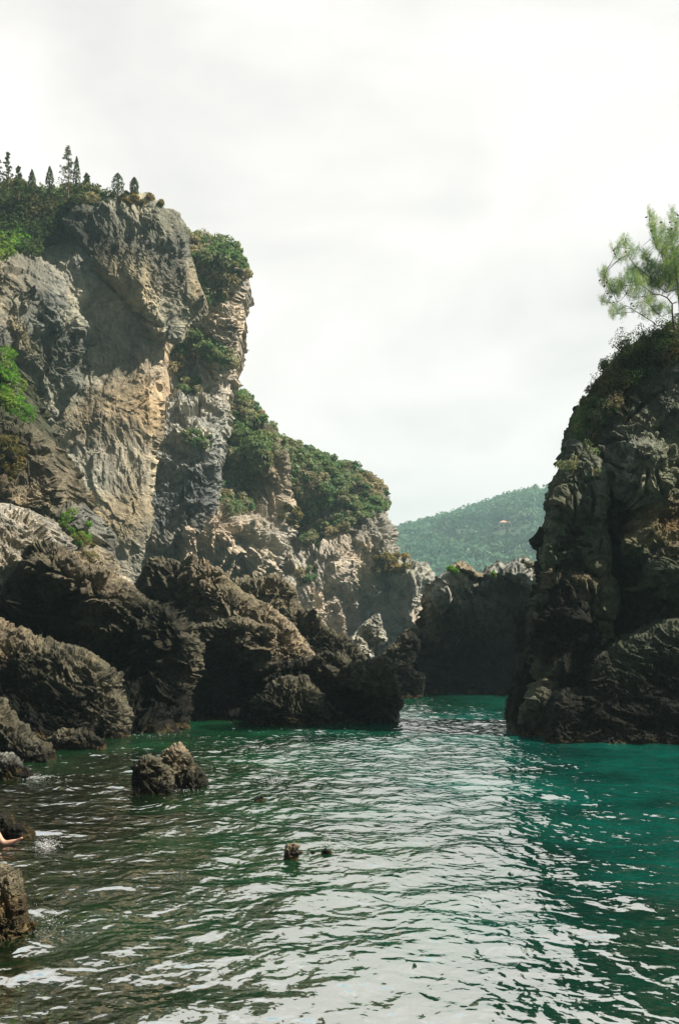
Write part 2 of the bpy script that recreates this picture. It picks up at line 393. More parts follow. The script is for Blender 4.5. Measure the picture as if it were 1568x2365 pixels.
GREENS = dict(scrub=[(.20, .27, .14), (.15, .24, .12), (.26, .30, .18), (.30, .29, .20), (.12, .20, .10), (.36, .31, .22)],
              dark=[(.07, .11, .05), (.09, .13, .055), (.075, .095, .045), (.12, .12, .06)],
              bright=[(.15, .32, .04), (.11, .25, .04), (.22, .32, .07)],
              dry=[(.30, .22, .09), (.24, .20, .08), (.17, .15, .06)],
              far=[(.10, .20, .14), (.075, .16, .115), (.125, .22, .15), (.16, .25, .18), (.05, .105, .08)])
def scrub(name, ms, poly, count, rpx, label, cat='scrub', pal='scrub', n_each=170, leafpx=3.6, seed=5, lift=.45, parent=None, kind='stuff', squash=.8, group=None, edge_free=False, holes=()):
    q, P, Nn = ms['q'], ms['P'], ms['N']
    k = np.where(inpoly(q, V(poly) if isinstance(poly, str) else poly))[0]
    for h in holes: k = k[~inpoly(q[k], V(h))]
    r = np.random.default_rng(seed)
    sel = []
    for i in r.permutation(k):
        if len(sel) >= count: break
        if all((q[i, 0] - q[j, 0]) ** 2 + (q[i, 1] - q[j, 1]) ** 2 > (rpx * .62) ** 2 for j in sel[-400:]): sel.append(i)
    sel = np.array(sel)
    if not len(sel): return None
    rad = rpx * P[sel, 1] / F * r.uniform(.45, 1.5, len(sel))
    cen = P[sel] + (Nn[sel] * .5 + np.array([0, 0, .6])) * (rad * lift)[:, None]
    G_ = np.array(GREENS[pal]); zone = (perlin(np.concatenate([q[sel] / 90, np.ones((len(sel), 1)) * seed], 1), 2) * 1.3 + .5)
    ci = np.clip((zone * len(G_) + r.normal(size=len(sel)) * .9).astype(int), 0, len(G_) - 1)
    v, f, c = leaves_cloud(cen, rad, G_[ci], n_each, leafpx * P[sel, 1] / F, seed=seed, squash=squash)
    o = mesh_np(name, v, f, LEAF, parent, False, c)
    tag(o, label, cat, group, kind)
    return o
def bush(px, py, Y, rpx, label, pal='bright', n=420, leafpx=2.4, seed=1, name='bush', cat='bush', group=None, squash=.9, stem=True, lobes=5):
    r = np.random.default_rng(seed); c0 = np.array(at(px, py, Y)); rad = rpx * Y / F
    root = empty(name, c0 - np.array([0, 0, rad * .9]), label, cat, group)
    cen = c0 + r.normal(size=(lobes, 3)) * rad * np.array([.5, .4, .4]); cen[0] = c0
    cols = np.array(GREENS[pal])[r.integers(0, len(GREENS[pal]), lobes)]
    v, f, c = leaves_cloud(cen, np.full(lobes, rad * .6), cols, n // lobes, leafpx * Y / F, seed=seed, squash=squash)
    mesh_np('foliage', v, f, LEAF, root, False, c)
    if stem:
        tv = []; tf = []
        for k in range(4): tube(tv, tf, [c0 - np.array([0, 0, rad * .95]), c0 + r.normal(size=3) * rad * .45], [rad * .06, rad * .02])
        mesh_np('stem', tv, tf, BARK, root, True, origin=root.location)
    return root
def tube(vs, fs, path, rads, sides=7):
    path = [np.array(p, float) for p in path]; b0 = len(vs)
    for i, p in enumerate(path):
        t = path[min(i + 1, len(path) - 1)] - path[max(i - 1, 0)]; t = t / (np.linalg.norm(t) + 1e-9)
        a = np.cross(t, [0.13, .97, .2]); a /= np.linalg.norm(a) + 1e-9; b = np.cross(t, a)
        for k in range(sides):
            an = 2 * math.pi * k / sides; vs.append(p + (a * math.cos(an) + b * math.sin(an)) * rads[i])
    for i in range(len(path) - 1):
        for k in range(sides):
            fs.append((b0 + i * sides + k, b0 + i * sides + (k + 1) % sides, b0 + (i + 1) * sides + (k + 1) % sides, b0 + (i + 1) * sides + k))
# ------------------------------------------------------------------ palettes
GREY = (.42, .415, .37); PALE = (.72, .65, .54); PALEG = (.60, .59, .52); ORANGE = (.50, .38, .24); BLUE = (.21, .235, .245); DARK = (.016, .015, .010)
DK2 = (.036, .036, .025); BROWN = (.20, .182, .125); SAND = (.85, .68, .52); OLIVE = (.13, .14, .085); TAN = (.42, .34, .23); SOIL = (.10, .10, .055)  # DARK and DK2: wet tide-line rock, plus shade of boulder fronts put into the colour

# ------------------------------------------------------------------ far wooded hill
def hill_z(X, Y):
    px = CX + X / 700.0 * F
    ridge = np.interp(px, [-3000, 300, 760, 915, 1000, 1100, 1170, 1285, 1450, 1700, 2300, 4200], [1420, 1380, 1290, 1240, 1214, 1183, 1160, 1138, 1110, 1060, 1010, 1200])
    top = (HY - ridge) / F * 700
    u = np.clip((Y - 360) / 340, 0, 1.35)
    prof = np.where(u <= 1, np.sin(u * math.pi / 2) ** 1.05, 1 - (u - 1) * .8)
    return CH - 8 + (top + 6) * prof
gx, gy = np.meshgrid(np.linspace(-900, 1200, 240), np.linspace(330, 900, 90))
hz = hill_z(gx.ravel(), gy.ravel()); Pq = np.stack([gx.ravel(), gy.ravel(), hz], 1)
Pq[:, 2] += 5 * fbm(np.stack([Pq[:, 0] / 90, Pq[:, 1] / 90, 0 * hz], 1), 3, 4)
nxh = 240; I0 = (np.arange(89)[:, None] * nxh + np.arange(nxh - 1)[None, :]).ravel()
soil = plain('hill_soil', (.05, .075, .035), .95)
hill = mesh_np('hill', Pq, np.stack([I0, I0 + 1, I0 + nxh + 1, I0 + nxh], 1), soil); tag(hill, kind='structure')
def hill_at(px, py):
    for Yt in np.arange(360, 720, 4):
        X = (px - CX) / F * Yt; z = hill_z(np.array([X]), np.array([float(Yt)]))[0]
        if CH + (HY - py) / F * Yt <= z: return np.array([X, Yt, z])
    Yt = 700; return np.array([(px - CX) / F * Yt, Yt, hill_z(np.array([(px - CX) / F * Yt]), np.array([700.]))[0]])
HOUSE = hill_at(1167, 1226); r = np.random.default_rng(21); hc = []
for i in range(2000):
    Yt = r.uniform(365, 760); X = r.uniform((820 - CX) / F, (1420 - CX) / F) * Yt
    if r.random() > .25 + Yt / 800: continue
    if abs(X - HOUSE[0]) < 9 and HOUSE[1] - 22 < Yt < HOUSE[1] + 9: continue
    hc.append((X, Yt, hill_z(np.array([X]), np.array([Yt]))[0] + 1.2))
hc = np.array(hc); rad = r.uniform(3.0, 8.0, len(hc)) * .85
pal = np.array(GREENS['far']); zone = perlin(hc / 60, 3) * 1.4 + .5
ci = np.clip((zone * len(pal) + r.normal(size=len(hc)) * .8).astype(int), 0, len(pal) - 1)
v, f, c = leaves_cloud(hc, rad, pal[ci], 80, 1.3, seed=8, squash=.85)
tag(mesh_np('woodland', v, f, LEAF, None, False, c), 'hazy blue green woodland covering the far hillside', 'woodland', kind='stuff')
def cypress(px, pybase, pytop, wpx, Y=None, P0=None, label='', group=None, seed=1, pal='dark', n=900, leafpx=1.3, name='cypress_tree', bump=.14, fat=.5):
    if P0 is None: P0 = np.array(at(px, pybase, Y))
    else: Y = P0[1]
    k = Y / F; Hh = (pybase - pytop) * k; w = wpx * k / 2; r = np.random.default_rng(seed)
    root = empty(name, P0, label, 'tree', group)
    tv, tf = [], []; tube(tv, tf, [P0 - np.array([0, 0, Hh * .12]), P0 + np.array([0, 0, Hh * .5]), P0 + np.array([0, 0, Hh * .95])], [w * .16, w * .1, w * .02])
    mesh_np('trunk', tv, tf, BARK, root, True, origin=tuple(P0))
    u = r.uniform(0.03, 1, n); an = r.uniform(0, 2 * math.pi, n)
    prof = np.where(u < fat, .8 + .2 * np.sin(u / fat * math.pi / 2), np.cos((u - fat) / (1 - fat) * math.pi / 2) ** .75)
    lob = 1 + bump * perlin(np.stack([np.cos(an) * 1.5, np.sin(an) * 1.5, u * 7 + seed], 1), 3) * 2
    rr = w * prof * lob * r.uniform(.45, 1.0, n) ** .5
    C = P0 + np.stack([np.cos(an) * rr, np.sin(an) * rr, u * Hh], 1)
    nrm = np.stack([np.cos(an), np.sin(an), 0 * an + .3], 1) + r.normal(size=(n, 3)) * .5; nrm /= np.linalg.norm(nrm, axis=1)[:, None]
    t1 = np.cross(nrm, r.normal(size=(n, 3))); t1[:, 2] += np.sign(t1[:, 2]) * .6; t1 /= np.linalg.norm(t1, axis=1)[:, None]; t2 = np.cross(nrm, t1)
    s = (leafpx * k * r.uniform(.7, 1.4, n))[:, None]
    v = np.stack([C - t1 * s * 1.4, C - t2 * s * .6, C + t1 * s * 1.4, C + t2 * s * .6], 1).reshape(-1, 3)
    col = np.array(GREENS[pal])[r.integers(0, len(GREENS[pal]), n)] * r.uniform(.7, 1.3, (n, 1))
    mesh_np('crown', v, np.arange(4 * n).reshape(-1, 4), LEAF, root, False, np.repeat(col, 4, 0), origin=tuple(P0))
    return root
for i, (px, pb, pt, w, lb) in enumerate([
        (1093.5, 1210, 1185, 6, 'tallest dark cypress standing against the sky on the far hill ridge'),
        (1057, 1228, 1206, 6, 'left cypress of the close pair just under the hill ridge'),
        (1063, 1227, 1205, 4, 'right thin cypress of the close pair just under the hill ridge'),
        (1139.5, 1226, 1208, 4, 'small thin cypress left of the red roofed house on the hill'),
        (1171, 1238, 1207, 7, 'dark cypress in front of the red roofed house on the hill'),
        (987, 1265, 1236, 5, 'lone faint cypress at the left end of the far hillside'),
        (1064, 1291, 1268, 5, 'faint cypress low in the middle of the far hillside')]):
    P0 = hill_at(px, pb); cypress(px, pb, pt, w, P0=P0, label=lb, group='cypresses on the far hill', seed=40 + i, n=380, leafpx=1.2)
# house on the hill
P0 = hill_at(1167, 1224); hs = empty('house', P0, 'small house with an orange tiled roof among trees on the far hill', 'house')
def box(name, cx, cy, cz, sx, sy, sz, m, parent):
    v = np.array([[cx + a * sx / 2, cy + b * sy / 2, cz + c_ * sz / 2] for a in (-1, 1) for b in (-1, 1) for c_ in (-1, 1)])
    f = [(0, 1, 3, 2), (4, 6, 7, 5), (0, 4, 5, 1), (2, 3, 7, 6), (0, 2, 6, 4), (1, 5, 7, 3)]
    return mesh_np(name, v, f, m, parent, False, origin=(cx, cy, cz - sz / 2))
wallm = plain('render_wall', (.55, .48, .40)); roofm = plain('roof_tile', (.62, .33, .22)); glm = plain('window_dark', (.04, .05, .06), .2)
k = P0[1] / F; hw = 32 * k; hh = 7 * k
box('wall', P0[0], P0[1] + 3, P0[2] + .6, hw * .9, 6, 6, wallm, hs)
for dx in (-.28, 0, .28): box('window', P0[0] + dx * hw, P0[1] - .03, P0[2] + 2.0, 1.0, .1, 1.4, glm, hs)
zr = P0[2] + 3.6; xa, xb = P0[0] - hw / 2, P0[0] + hw / 2; ya, yb = P0[1] - 1.2, P0[1] + 7
v = [(xa, ya, zr), (xb, ya, zr), (xb, yb, zr), (xa, yb, zr), (xa + 3, (ya + yb) / 2, zr + 1.7), (xb - 3, (ya + yb) / 2, zr + 1.2)]
mesh_np('roof', v, [(0, 1, 5, 4), (2, 3, 4, 5), (1, 2, 5, 5), (3, 0, 4, 4)], roofm, hs, False)

# ------------------------------------------------------------------ far left cliffs
mB = rock(4.5, .5, 1, .4, False, .5); mC = rock(3.5, .2, 1.1, .4, False, .3)
rB = empty('cliff', at(430, 1290, 94), 'grey and tan cliff with a green scrub cap rising behind the big overhanging headland', 'cliff')
OB = """1 930,540 1000,565 1060,575 1150,590 1230,630 1270,625 1295,660 1310,710 1330,800 1310,870 1305,960 1300,1040 1270,1160 1240,1250 1225,1340 1210,1450 1200,1568
 2 1185,250 1180,330 1165,430 1170,500 1165,580 1155,650 1110,710 1040,770 980,800 920,870 850,900 700,900 650,300 650,-400 1 700,800"""
B = mass('rock_face', OB, 91, tilt=(.3, .1), facet=0.5, R=40, T=4.5, L0=95, amp=.36, mix=(.55, .35, .2), oct=6, rot=-25, aniso=(1, 1, .75), seed=3, m=mB, parent=rB, block=.22, bl=55,
         ctrl=[('1', 1250, 1000, -3), ('1', 1100, 1150, 1), ('2', 1000, 700, -4), ('2', 900, 500, -1), ('2', 1100, 450, -5)],
         tints=[('1', 1280, 1000, SAND), ('1', 1250, 1200, SAND), ('1', 1120, 1030, PALE), ('1', 1050, 1300, PALEG), ('2', 950, 500, BLUE), ('2', 900, 650, BLUE), ('2', 1080, 600, BLUE), ('2', 1080, 350, PALEG), ('2', 920, 200, PALEG), ('2', 1000, 800, TAN), ('1', 1100, 700, SOIL), ('1', 1310, 800, GREY)], tsig=55)
scrub('scrub', B, '1 960,545 1150,585 1270,620 1320,760 1270,800 1200,830 1190,900 1110,930 1060,830 1000,700', 300, 11.5, 'green scrub capping the cliff behind the headland', parent=None, seed=11, n_each=130)
scrub('scrub', B, '1 870,1090 990,1050 1090,1110 1200,1180 1215,1250 1120,1240 1040,1180 960,1210 960,1300 900,1290', 75, 12, 'green scrub on the sloping shelf halfway down the grey cliff', seed=12, n_each=170)
scrub('scrub', B, '1 960,1320 1060,1340 1060,1410 960,1400', 12, 10, 'small patch of scrub on a ledge of the grey cliff', seed=13)
scrub('scrub', B, '2 980,230 1100,220 1140,260 1100,320 990,300', 18, 9, 'thin scrub on a lower ledge of the grey cliff', seed=14)

rC = empty('cliff', at(230 + 400, 1330, 92), 'sunlit pale orange limestone cliff below a scrub covered ridge', 'cliff')
OC = """3 60,-300 180,-228 235,-178 295,-143 355,-28 400,0 435,60 450,130 480,200 500,300 520,420 520,560 480,640 450,760 420,850 150,860 -150,860 -350,840 -350,300 -100,0 0,-200"""
C1 = mass('rock_face', OC, 95, facet=0.45, R=34, T=4.5, L0=105, amp=.40, mix=(.75, .15, .2), oct=6, rot=-38, aniso=(1.3, 1, .7), seed=5, m=mC, parent=rC, tilt=(.5, .30),
          ctrl=[('3', 430, 200, -4), ('3', 250, 600, -3), ('3', 100, 620, -6), ('3', 350, 700, 3), ('3', 380, 400, 2), ('3', 150, 780, 4)], sig=45,
          tints=[('3', 100, 600, SAND), ('3', 350, 480, SAND), ('3', 400, 300, TAN), ('3', 350, 600, PALE), ('3', 250, 500, PALE), ('3', 200, 780, TAN), ('3', 200, 100, SOIL), ('3', 200, 350, SOIL), ('3', 0, 500, SAND), ('3', 450, 560, PALEG)], tsig=45)
scrub('scrub', C1, '3 100,-300 180,-228 240,-175 300,-140 360,-20 410,10 435,60 440,130 420,190 330,210 300,330 330,400 280,470 180,470 110,400 110,200 60,0 60,-200', 400, 10, 'dense green scrub down the steep gully of the middle ridge', seed=15, n_each=120)
scrub('scrub', C1, '3 455,430 540,430 540,560 470,520', 12, 9, 'dry yellow scrub at the right edge of the sunlit limestone', pal='dry', seed=16)

rD = empty('cliff', at(784, 1480, 102), 'promontory with a scrub cap and ribbed pale face ending in a pointed overhang', 'cliff')
OD = """3 420,50 440,90 500,100 560,105 620,140 700,160 760,205 840,210 880,250 960,300 1010,360 1025,420 1020,500 1060,580 1080,660
 M 180,630 230,690 310,720 370,710 430,740 470,800 500,840 460,900 430,960 410,1060 400,1150 395,1240 370,1315 352,1270 335,1220 270,1240 200,1300 160,1360 130,1500 -400,1560
 3 400,1100 380,900 400,750 420,600 430,450 400,300 410,150"""
D = mass('rock_face', OD, 104, facet=0.4, R=34, T=4.5, L0=95, amp=.36, mix=(.6, .3, .2), oct=6, rot=22, aniso=(.62, 1, 1.5), seed=9, m=mC, parent=rD, tilt=(.42, .32),
         ctrl=[('3', 780, 800, -4), ('3', 640, 760, -2.5), ('3', 520, 620, 2.5), ('3', 900, 900, 3.5), ('3', 830, 1000, 5), ('3', 720, 950, 0), ('3', 930, 600, -2), ('M', 360, 1000, -2.5), ('M', 150, 1150, 2), ('3', 900, 820, -1.5), ('3', 620, 900, -3)], sig=40,
         tints=[('3', 780, 750, SAND), ('3', 700, 700, PALE), ('3', 640, 900, PALE), ('3', 850, 850, PALEG), ('3', 870, 1020, BLUE), ('3', 970, 560, GREY), ('3', 1020, 620, PALE), ('M', 100, 760, (.34, .32, .2)), ('M', 300, 850, PALEG), ('M', 150, 1150, PALEG), ('M', 360, 1200, SAND), ('M', 130, 1250, BLUE), ('3', 560, 640, PALE), ('3', 850, 650, SAND), ('3', 560, 760, PALEG), ('3', 700, 300, SOIL), ('3', 900, 350, SOIL), ('3', 500, 500, OLIVE), ('3', 680, 980, SAND), ('3', 480, 820, GREY)], tsig=42)
scrub('scrub', D, '3 430,70 560,105 700,150 840,205 960,290 1010,360 1020,440 950,470 880,500 820,520 790,560 700,600 620,650 560,620 560,520 600,430 500,350 470,250', 520, 8.5, 'green scrub covering the crown of the promontory', seed=17, n_each=110, holes=('3 630,440 740,430 720,510 660,510', '3 760,340 850,330 850,400 780,410'))
scrub('scrub', D, '3 940,700 1100,690 1130,770 1010,800 930,770', 40, 8, 'yellow green low scrub on the shoulder of the promontory', pal='dry', seed=18, n_each=120)
scrub('scrub', D, '3 540,780 620,760 640,830 560,850', 14, 7, 'small dry tufts on the shaded side of the promontory', pal='scrub', seed=19, n_each=100)

# ------------------------------------------------------------------ big left headland
mA = rock(4.2, .45, .5, .4, False, .35)
rA = empty('cliff', at(180, 1330, 84), 'tall headland with a bulging dark overhang and a smooth orange stained face', 'cliff')
OA = """1 -600,350 0,335 60,325 130,330 190,335 250,330 320,340 430,355 500,350 560,365 600,355 660,345 760,345 880,420 900,560 950,640 940,800 930,900 900,1000 890,1110 870,1150 890,1230 880,1330 885,1420 880,1520
 2 878,180 870,260 840,320 835,400 830,480 815,560 825,640 835,700 825,780 800,850 775,900 760,960 720,1010 680,1100 500,1150 300,1150 -600,1150"""
A = mass('rock_face', OA, 82, tmul=(.80, .79, .74), facet=0.16, R=34, T=4, L0=150, amp=.15, mix=(.45, .25, .5), oct=7, aniso=(.8, 1, 1.35), seed=112, m=mA, parent=rA, gain=.46, tilt=(.6, 0),
         ctrl=[('1', 250, 1100, -.6), ('1', 600, 1200, 1.0), ('1', 800, 1100, -.8), ('1', 760, 1400, -.4), ('1', 700, 1150, 1.2), ('2', 500, 400, 1), ('2', 760, 500, -.5), ('1', 200, 450, 4), ('1', 50, 350, 9), ('1', 30, 900, -1)], sig=60,
         tints=[('1', 250, 1000, BLUE), ('1', 200, 1250, (.14, .14, .13)), ('1', 330, 1400, OLIVE), ('1', 130, 900, GREY), ('1', 500, 1050, PALEG), ('1', 520, 1250, PALEG), ('1', 600, 1000, PALE), ('1', 700, 1150, BLUE), ('1', 640, 1200, TAN), ('1', 800, 1100, PALE), ('1', 760, 1400, ORANGE), ('1', 600, 1500, ORANGE), ('2', 560, 100, ORANGE), ('2', 780, 160, ORANGE), ('2', 600, 250, PALE), ('2', 560, 400, PALEG), ('2', 400, 500, PALEG), ('2', 700, 600, TAN), ('2', 600, 750, TAN), ('2', 700, 850, PALEG), ('2', 520, 820, TAN), ('2', 820, 400, PALE),
                ('1', 350, 720, GREY), ('1', 80, 650, GREY), ('1', 200, 500, SOIL), ('1', 40, 800, TAN), ('1', 860, 1300, SAND), ('1', 400, 1350, PALEG)], tsig=46)
OH = """1 330,470 400,400 480,378 560,372 620,352 665,330 700,318 745,330 790,325 830,362 870,385 910,420 960,465 990,500 995,560 1005,620 1020,700 1050,780 1085,860 1090,920 1060,970 1000,1010 985,1060 965,1100 890,1110 840,1040 780,1000 730,965 690,930 640,860 590,820 560,800 500,740 460,690 430,640 400,580 360,540"""
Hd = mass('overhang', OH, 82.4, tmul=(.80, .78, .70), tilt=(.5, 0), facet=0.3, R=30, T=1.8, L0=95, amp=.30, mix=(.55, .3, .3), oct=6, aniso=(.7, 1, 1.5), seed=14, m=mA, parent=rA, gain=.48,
          ctrl=[('1', 700, 700, -2.5), ('1', 900, 800, -1), ('1', 560, 560, 1), ('1', 820, 980, -1), ('1', 1040, 880, 1)], sig=60,
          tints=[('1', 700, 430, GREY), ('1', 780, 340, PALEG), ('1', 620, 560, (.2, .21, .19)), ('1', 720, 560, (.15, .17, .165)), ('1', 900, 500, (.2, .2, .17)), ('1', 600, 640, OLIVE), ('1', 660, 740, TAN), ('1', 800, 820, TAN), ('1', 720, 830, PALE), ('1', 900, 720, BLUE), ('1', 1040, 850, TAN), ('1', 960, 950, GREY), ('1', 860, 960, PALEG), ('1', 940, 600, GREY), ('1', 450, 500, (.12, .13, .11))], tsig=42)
OL = """1 740,1010 780,995 830,1010 870,1035 888,1065 880,1095 850,1105 820,1080 790,1050 750,1030"""
mass('overhang', OL, 82.6, tmul=(.7, .68, .6), facet=0.6, R=14, T=1.0, L0=40, amp=.45, seed=141, m=mA, parent=rA, step=2.5, tints=[('1', 800, 1050, PALE)])
OP = """1 -60,700 60,720 120,800 260,870 370,900 440,1000 445,1100 420,1250 440,1350 340,1480 280,1568 2 200,120 60,200 -60,200 -60,-200"""
Pl = mass('rock_face', OP, 77.2, tmul=(.74, .74, .68), tilt=(.6, 0), facet=0.5, R=30, T=1.6, L0=85, amp=.36, mix=(.7, .2, .3), oct=6, aniso=(.8, 1, 1.3), seed=144, m=mA, parent=rA,
          tints=[('1', 250, 1000, BLUE), ('1', 300, 1150, (.10, .11, .11)), ('1', 130, 900, GREY), ('1', 60, 900, TAN), ('1', 180, 1200, OLIVE), ('1', 100, 1300, GREY), ('1', 300, 1380, GREY), ('1', 40, 1100, TAN), ('1', 230, 850, BLUE), ('1', 390, 980, PALEG)], tsig=36)
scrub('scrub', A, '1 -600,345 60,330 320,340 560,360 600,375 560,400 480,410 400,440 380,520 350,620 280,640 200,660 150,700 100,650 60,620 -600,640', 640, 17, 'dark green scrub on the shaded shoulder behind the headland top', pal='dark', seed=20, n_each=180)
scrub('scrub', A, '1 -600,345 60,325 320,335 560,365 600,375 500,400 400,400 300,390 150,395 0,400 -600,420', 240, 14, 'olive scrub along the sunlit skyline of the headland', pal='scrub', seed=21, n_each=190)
scrub('scrub', Hd, '1 590,350 700,330 860,375 880,410 760,380 640,375', 12, 7, 'low dry bushes on the rocky top of the overhang', pal='dry', seed=22)
scrub('scrub', A, '1 -140,520 60,520 130,600 140,660 60,690 -140,690', 45, 15, 'bright green bushes on the upper left edge of the headland', pal='bright', seed=23, n_each=190)
TR = [(18, 450, 350, 34, 'conifer', 'ragged conifer at the left end of the skyline, second from the frame edge'),
      (-6, 455, 350, 34, 'conifer', 'ragged conifer cut off by the left edge of the frame'),
      (44, 450, 383, 30, 'conifer', 'short ragged conifer leaning right beside the left skyline conifers'),
      (75, 448, 392, 19, 'cyp', 'narrow pointed cypress right of the left conifer clump'),
      (61, 446, 424, 5, 'cyp', 'tiny thin cypress sapling beside a pointed cypress on the skyline'),
      (116, 448, 385, 21, 'cyp', 'pointed cypress standing alone left of the tall thin conifer'),
      (157, 458, 338, 48, 'conifer', 'tallest thin conifer with open branches on the headland skyline'),
      (178, 452, 362, 19, 'cyp', 'tall slim cypress close against the right side of the tallest conifer'),
      (201, 450, 400, 32, 'conifer', 'small see-through conifer right of the slim cypress'),
      (273, 460, 400, 30, 'cyp', 'broad rounded cypress, the wider of two on the bare rocky top'),
      (311, 450, 410, 21, 'cyp', 'stubby rounded cypress nearest the cliff edge')]
def conifer(px, pb, pt, wpx, Y, label, seed, group):
    P0 = np.array(at(px, pb, Y)); k = Y / F; Hh = (pb - pt) * k; w = wpx * k / 2; r = np.random.default_rng(seed)
    root = empty('conifer_tree', P0, label, 'tree', group); tv, tf = [], []
    tube(tv, tf, [P0 - np.array([0, 0, .4]), P0 + np.array([.03 * Hh, 0, Hh * .5]), P0 + np.array([0, 0, Hh])], [w * .09, w * .06, w * .015])
    cen = []; rad = []
    nb = 44
    for i in range(nb):
        u = .1 + .88 * i / nb; L = w * (1.15 - u) * r.uniform(.55, 1.25); an = r.uniform(0, 2 * math.pi)
        b0 = P0 + np.array([0, 0, u * Hh]); b1 = b0 + np.array([math.cos(an) * L, math.sin(an) * L, L * r.uniform(-.1, .4)])
        tube(tv, tf, [b0, b1], [w * .03, w * .01], 4)
        for s in (.45, .8, 1.0): cen.append(b0 + (b1 - b0) * s + r.normal(size=3) * w * .05); rad.append(w * .17 * r.uniform(.7, 1.4))
    mesh_np('trunk', tv, tf, BARK, root, True, origin=tuple(P0))
    cen = np.array(cen); cols = np.array(GREENS['dark'])[r.integers(0, 4, len(cen))] * 1.2
    v, f, c = leaves_cloud(cen, np.array(rad), cols, 22, 1.3 * k, seed=seed, shell=.3)
    mesh_np('crown', v, f, LEAF, root, False, c, origin=tuple(P0))
for i, (px, pb, pt, w, kd, lb) in enumerate(TR):
    Yt = (82 + (px - 210) / F * 82 * .45 + 3.0) if px < 230 else 83
    if kd == 'cyp': cypress(px, pb, pt, w, Yt, label=lb, group='trees on the headland skyline', seed=60 + i, n=900, leafpx=1.5, fat=.55 if px > 230 else .35)
    else: conifer(px, pb, pt, w, Yt, lb, 60 + i, 'trees on the headland skyline')

# ------------------------------------------------------------------ near left crag and boulders
mK = rock(1.6, .25, 1.25, .4, False, .6)
rK = empty('crag', at(60, 1300, 46), 'brown jagged crag at the left edge under the headland', 'crag')
OK_ = """1 -600,1100 0,1190 40,1230 75,1300 100,1400 150,1500 170,1568 2 170,160 230,230 270,300 310,420 350,520 345,590 380,580 430,600 470,680 475,740 440,770 500,830 540,900 600,960 700,1000 720,1060 600,1200 -600,1200"""
K = mass('rock_face', OK_, 48, R=36, T=4, L0=95, amp=.42, mix=(.5, .45, .2), oct=6, rot=-30, aniso=(1.2, 1, .7), seed=31, m=mK, parent=rK, tilt=(.35, .45),
         ctrl=[('2', 420, 680, -1.5), ('2', 340, 700, 1.5), ('2', 100, 350, -1), ('2', 200, 560, -1.5)], sig=40,
         tints=[('2', 60, 350, (.14, .11, .07)), ('2', 200, 300, BROWN), ('2', 250, 500, TAN), ('2', 60, 100, OLIVE), ('2', 300, 450, BROWN), ('2', 430, 700, GREY), ('2', 500, 900, TAN), ('2', 650, 1000, PALE), ('2', 330, 700, SOIL)], tsig=40)
OK2 = """2 -140,580 0,590 60,595 100,610 190,640 230,680 260,720 290,790 300,830 250,900 100,1000 -140,1000"""
mass('boulder', OK2, 41, R=40, T=2.6, L0=80, amp=.22, mix=(.5, .4, .2), oct=6, seed=33, m=mK, tilt=(.5, .5), tints=[('2', 100, 700, PALE), ('2', 150, 680, GREY), ('2', 30, 850, TAN)],
     label='large pale grey boulder at the left edge below the brown crag', cat='boulder')
scrub('bushes', K, '1 -140,1180 0,1190 75,1300 150,1500 2 170,160 150,180 60,120 0,60 -140,60', 70, 15, 'bright green bushes hanging over the top of the left crag', pal='bright', seed=34, n_each=230, leafpx=2.4)
scrub('bushes', K, '2 0,240 60,240 120,330 140,400 90,480 60,480 0,400', 20, 12, 'dry orange and green bushes on the face of the left crag', pal='dry', seed=35, n_each=200, leafpx=2.2)
scrub('bushes', K, '2 350,640 430,690 440,760 420,830 350,800 330,740', 18, 12, 'green and straw bushes in the notch above the dark boulders', pal='bright', seed=36, n_each=210, leafpx=2.2)
scrub('dry_grass', K, '2 340,760 440,780 520,880 540,920 440,850', 26, 9, 'dry yellow grass beside the notch above the dark boulders', pal='dry', seed=37, n_each=150, leafpx=2.0)

mD = rock(.8, .2, 1.5, .4, True, .6)
LB = dict(cat='boulder')
def boulder(outline, Y, label, seed, R=75, T=None, tilt=(.35, .55), amp=.40, tint=None, rot=-28, L0=100, ctrl=(), m=None, name='boulder', an=(1.15, 1, .85), step=3.0, mix=(.6, .2, .3), tsig=60, sig=60, group='boulders along the left shore', oct=7, cat='boulder', cracks=()):
    return mass(name, outline, Y, R=R * .7, T=T if T else R * Y / F * .9, L0=L0, amp=amp, mix=mix, oct=oct, rot=rot, aniso=an, seed=seed, m=m or mD, tilt=(tilt[0] * .6, tilt[1] * .6), ctrl=ctrl, sig=sig, step=min(step, 2.1),
                tints=tint or [('D', 0, 0, DK2)], tsig=tsig, label=label, cat=cat, group=group, gain=.53, jit=.07, crease=.06, facet=.64, pits=1.6, cracks=cracks)
boulder("""3 190,812 300,815 460,806 520,850 545,920 570,970 640,1040 600,1120 450,1060 300,1000 150,900""", 40, 'cracked slab of rock behind the ridge boulders with an orange stain', 50, R=45, tint=[('3', 300, 860, BROWN), ('3', 420, 880, TAN), ('3', 500, 950, BROWN)], tsig=40)
boulder("""M 15,1103 -100,1200 -207,1290 -180,1420 -60,1500 60,1520 95,1440 80,1340 45,1200""", 50, 'pale pointed rock wedged between the promontory and the dark boulders', 51, R=30, tilt=(.3, .3), tint=[('M', 0, 1200, PALEG)], m=mK, L0=60, step=2.5)
boulder("""3 470,975 560,970 640,1020 700,1070 770,1090 830,1130 880,1200 930,1250 900,1330 700,1330 600,1250 520,1130 430,1050""", 37, 'long narrow rock slab slanting down behind the middle boulders', 52, R=45, tint=[('3', 600, 1050, BROWN), ('3', 700, 1150, DK2), ('3', 800, 1160, BROWN)], tsig=40)
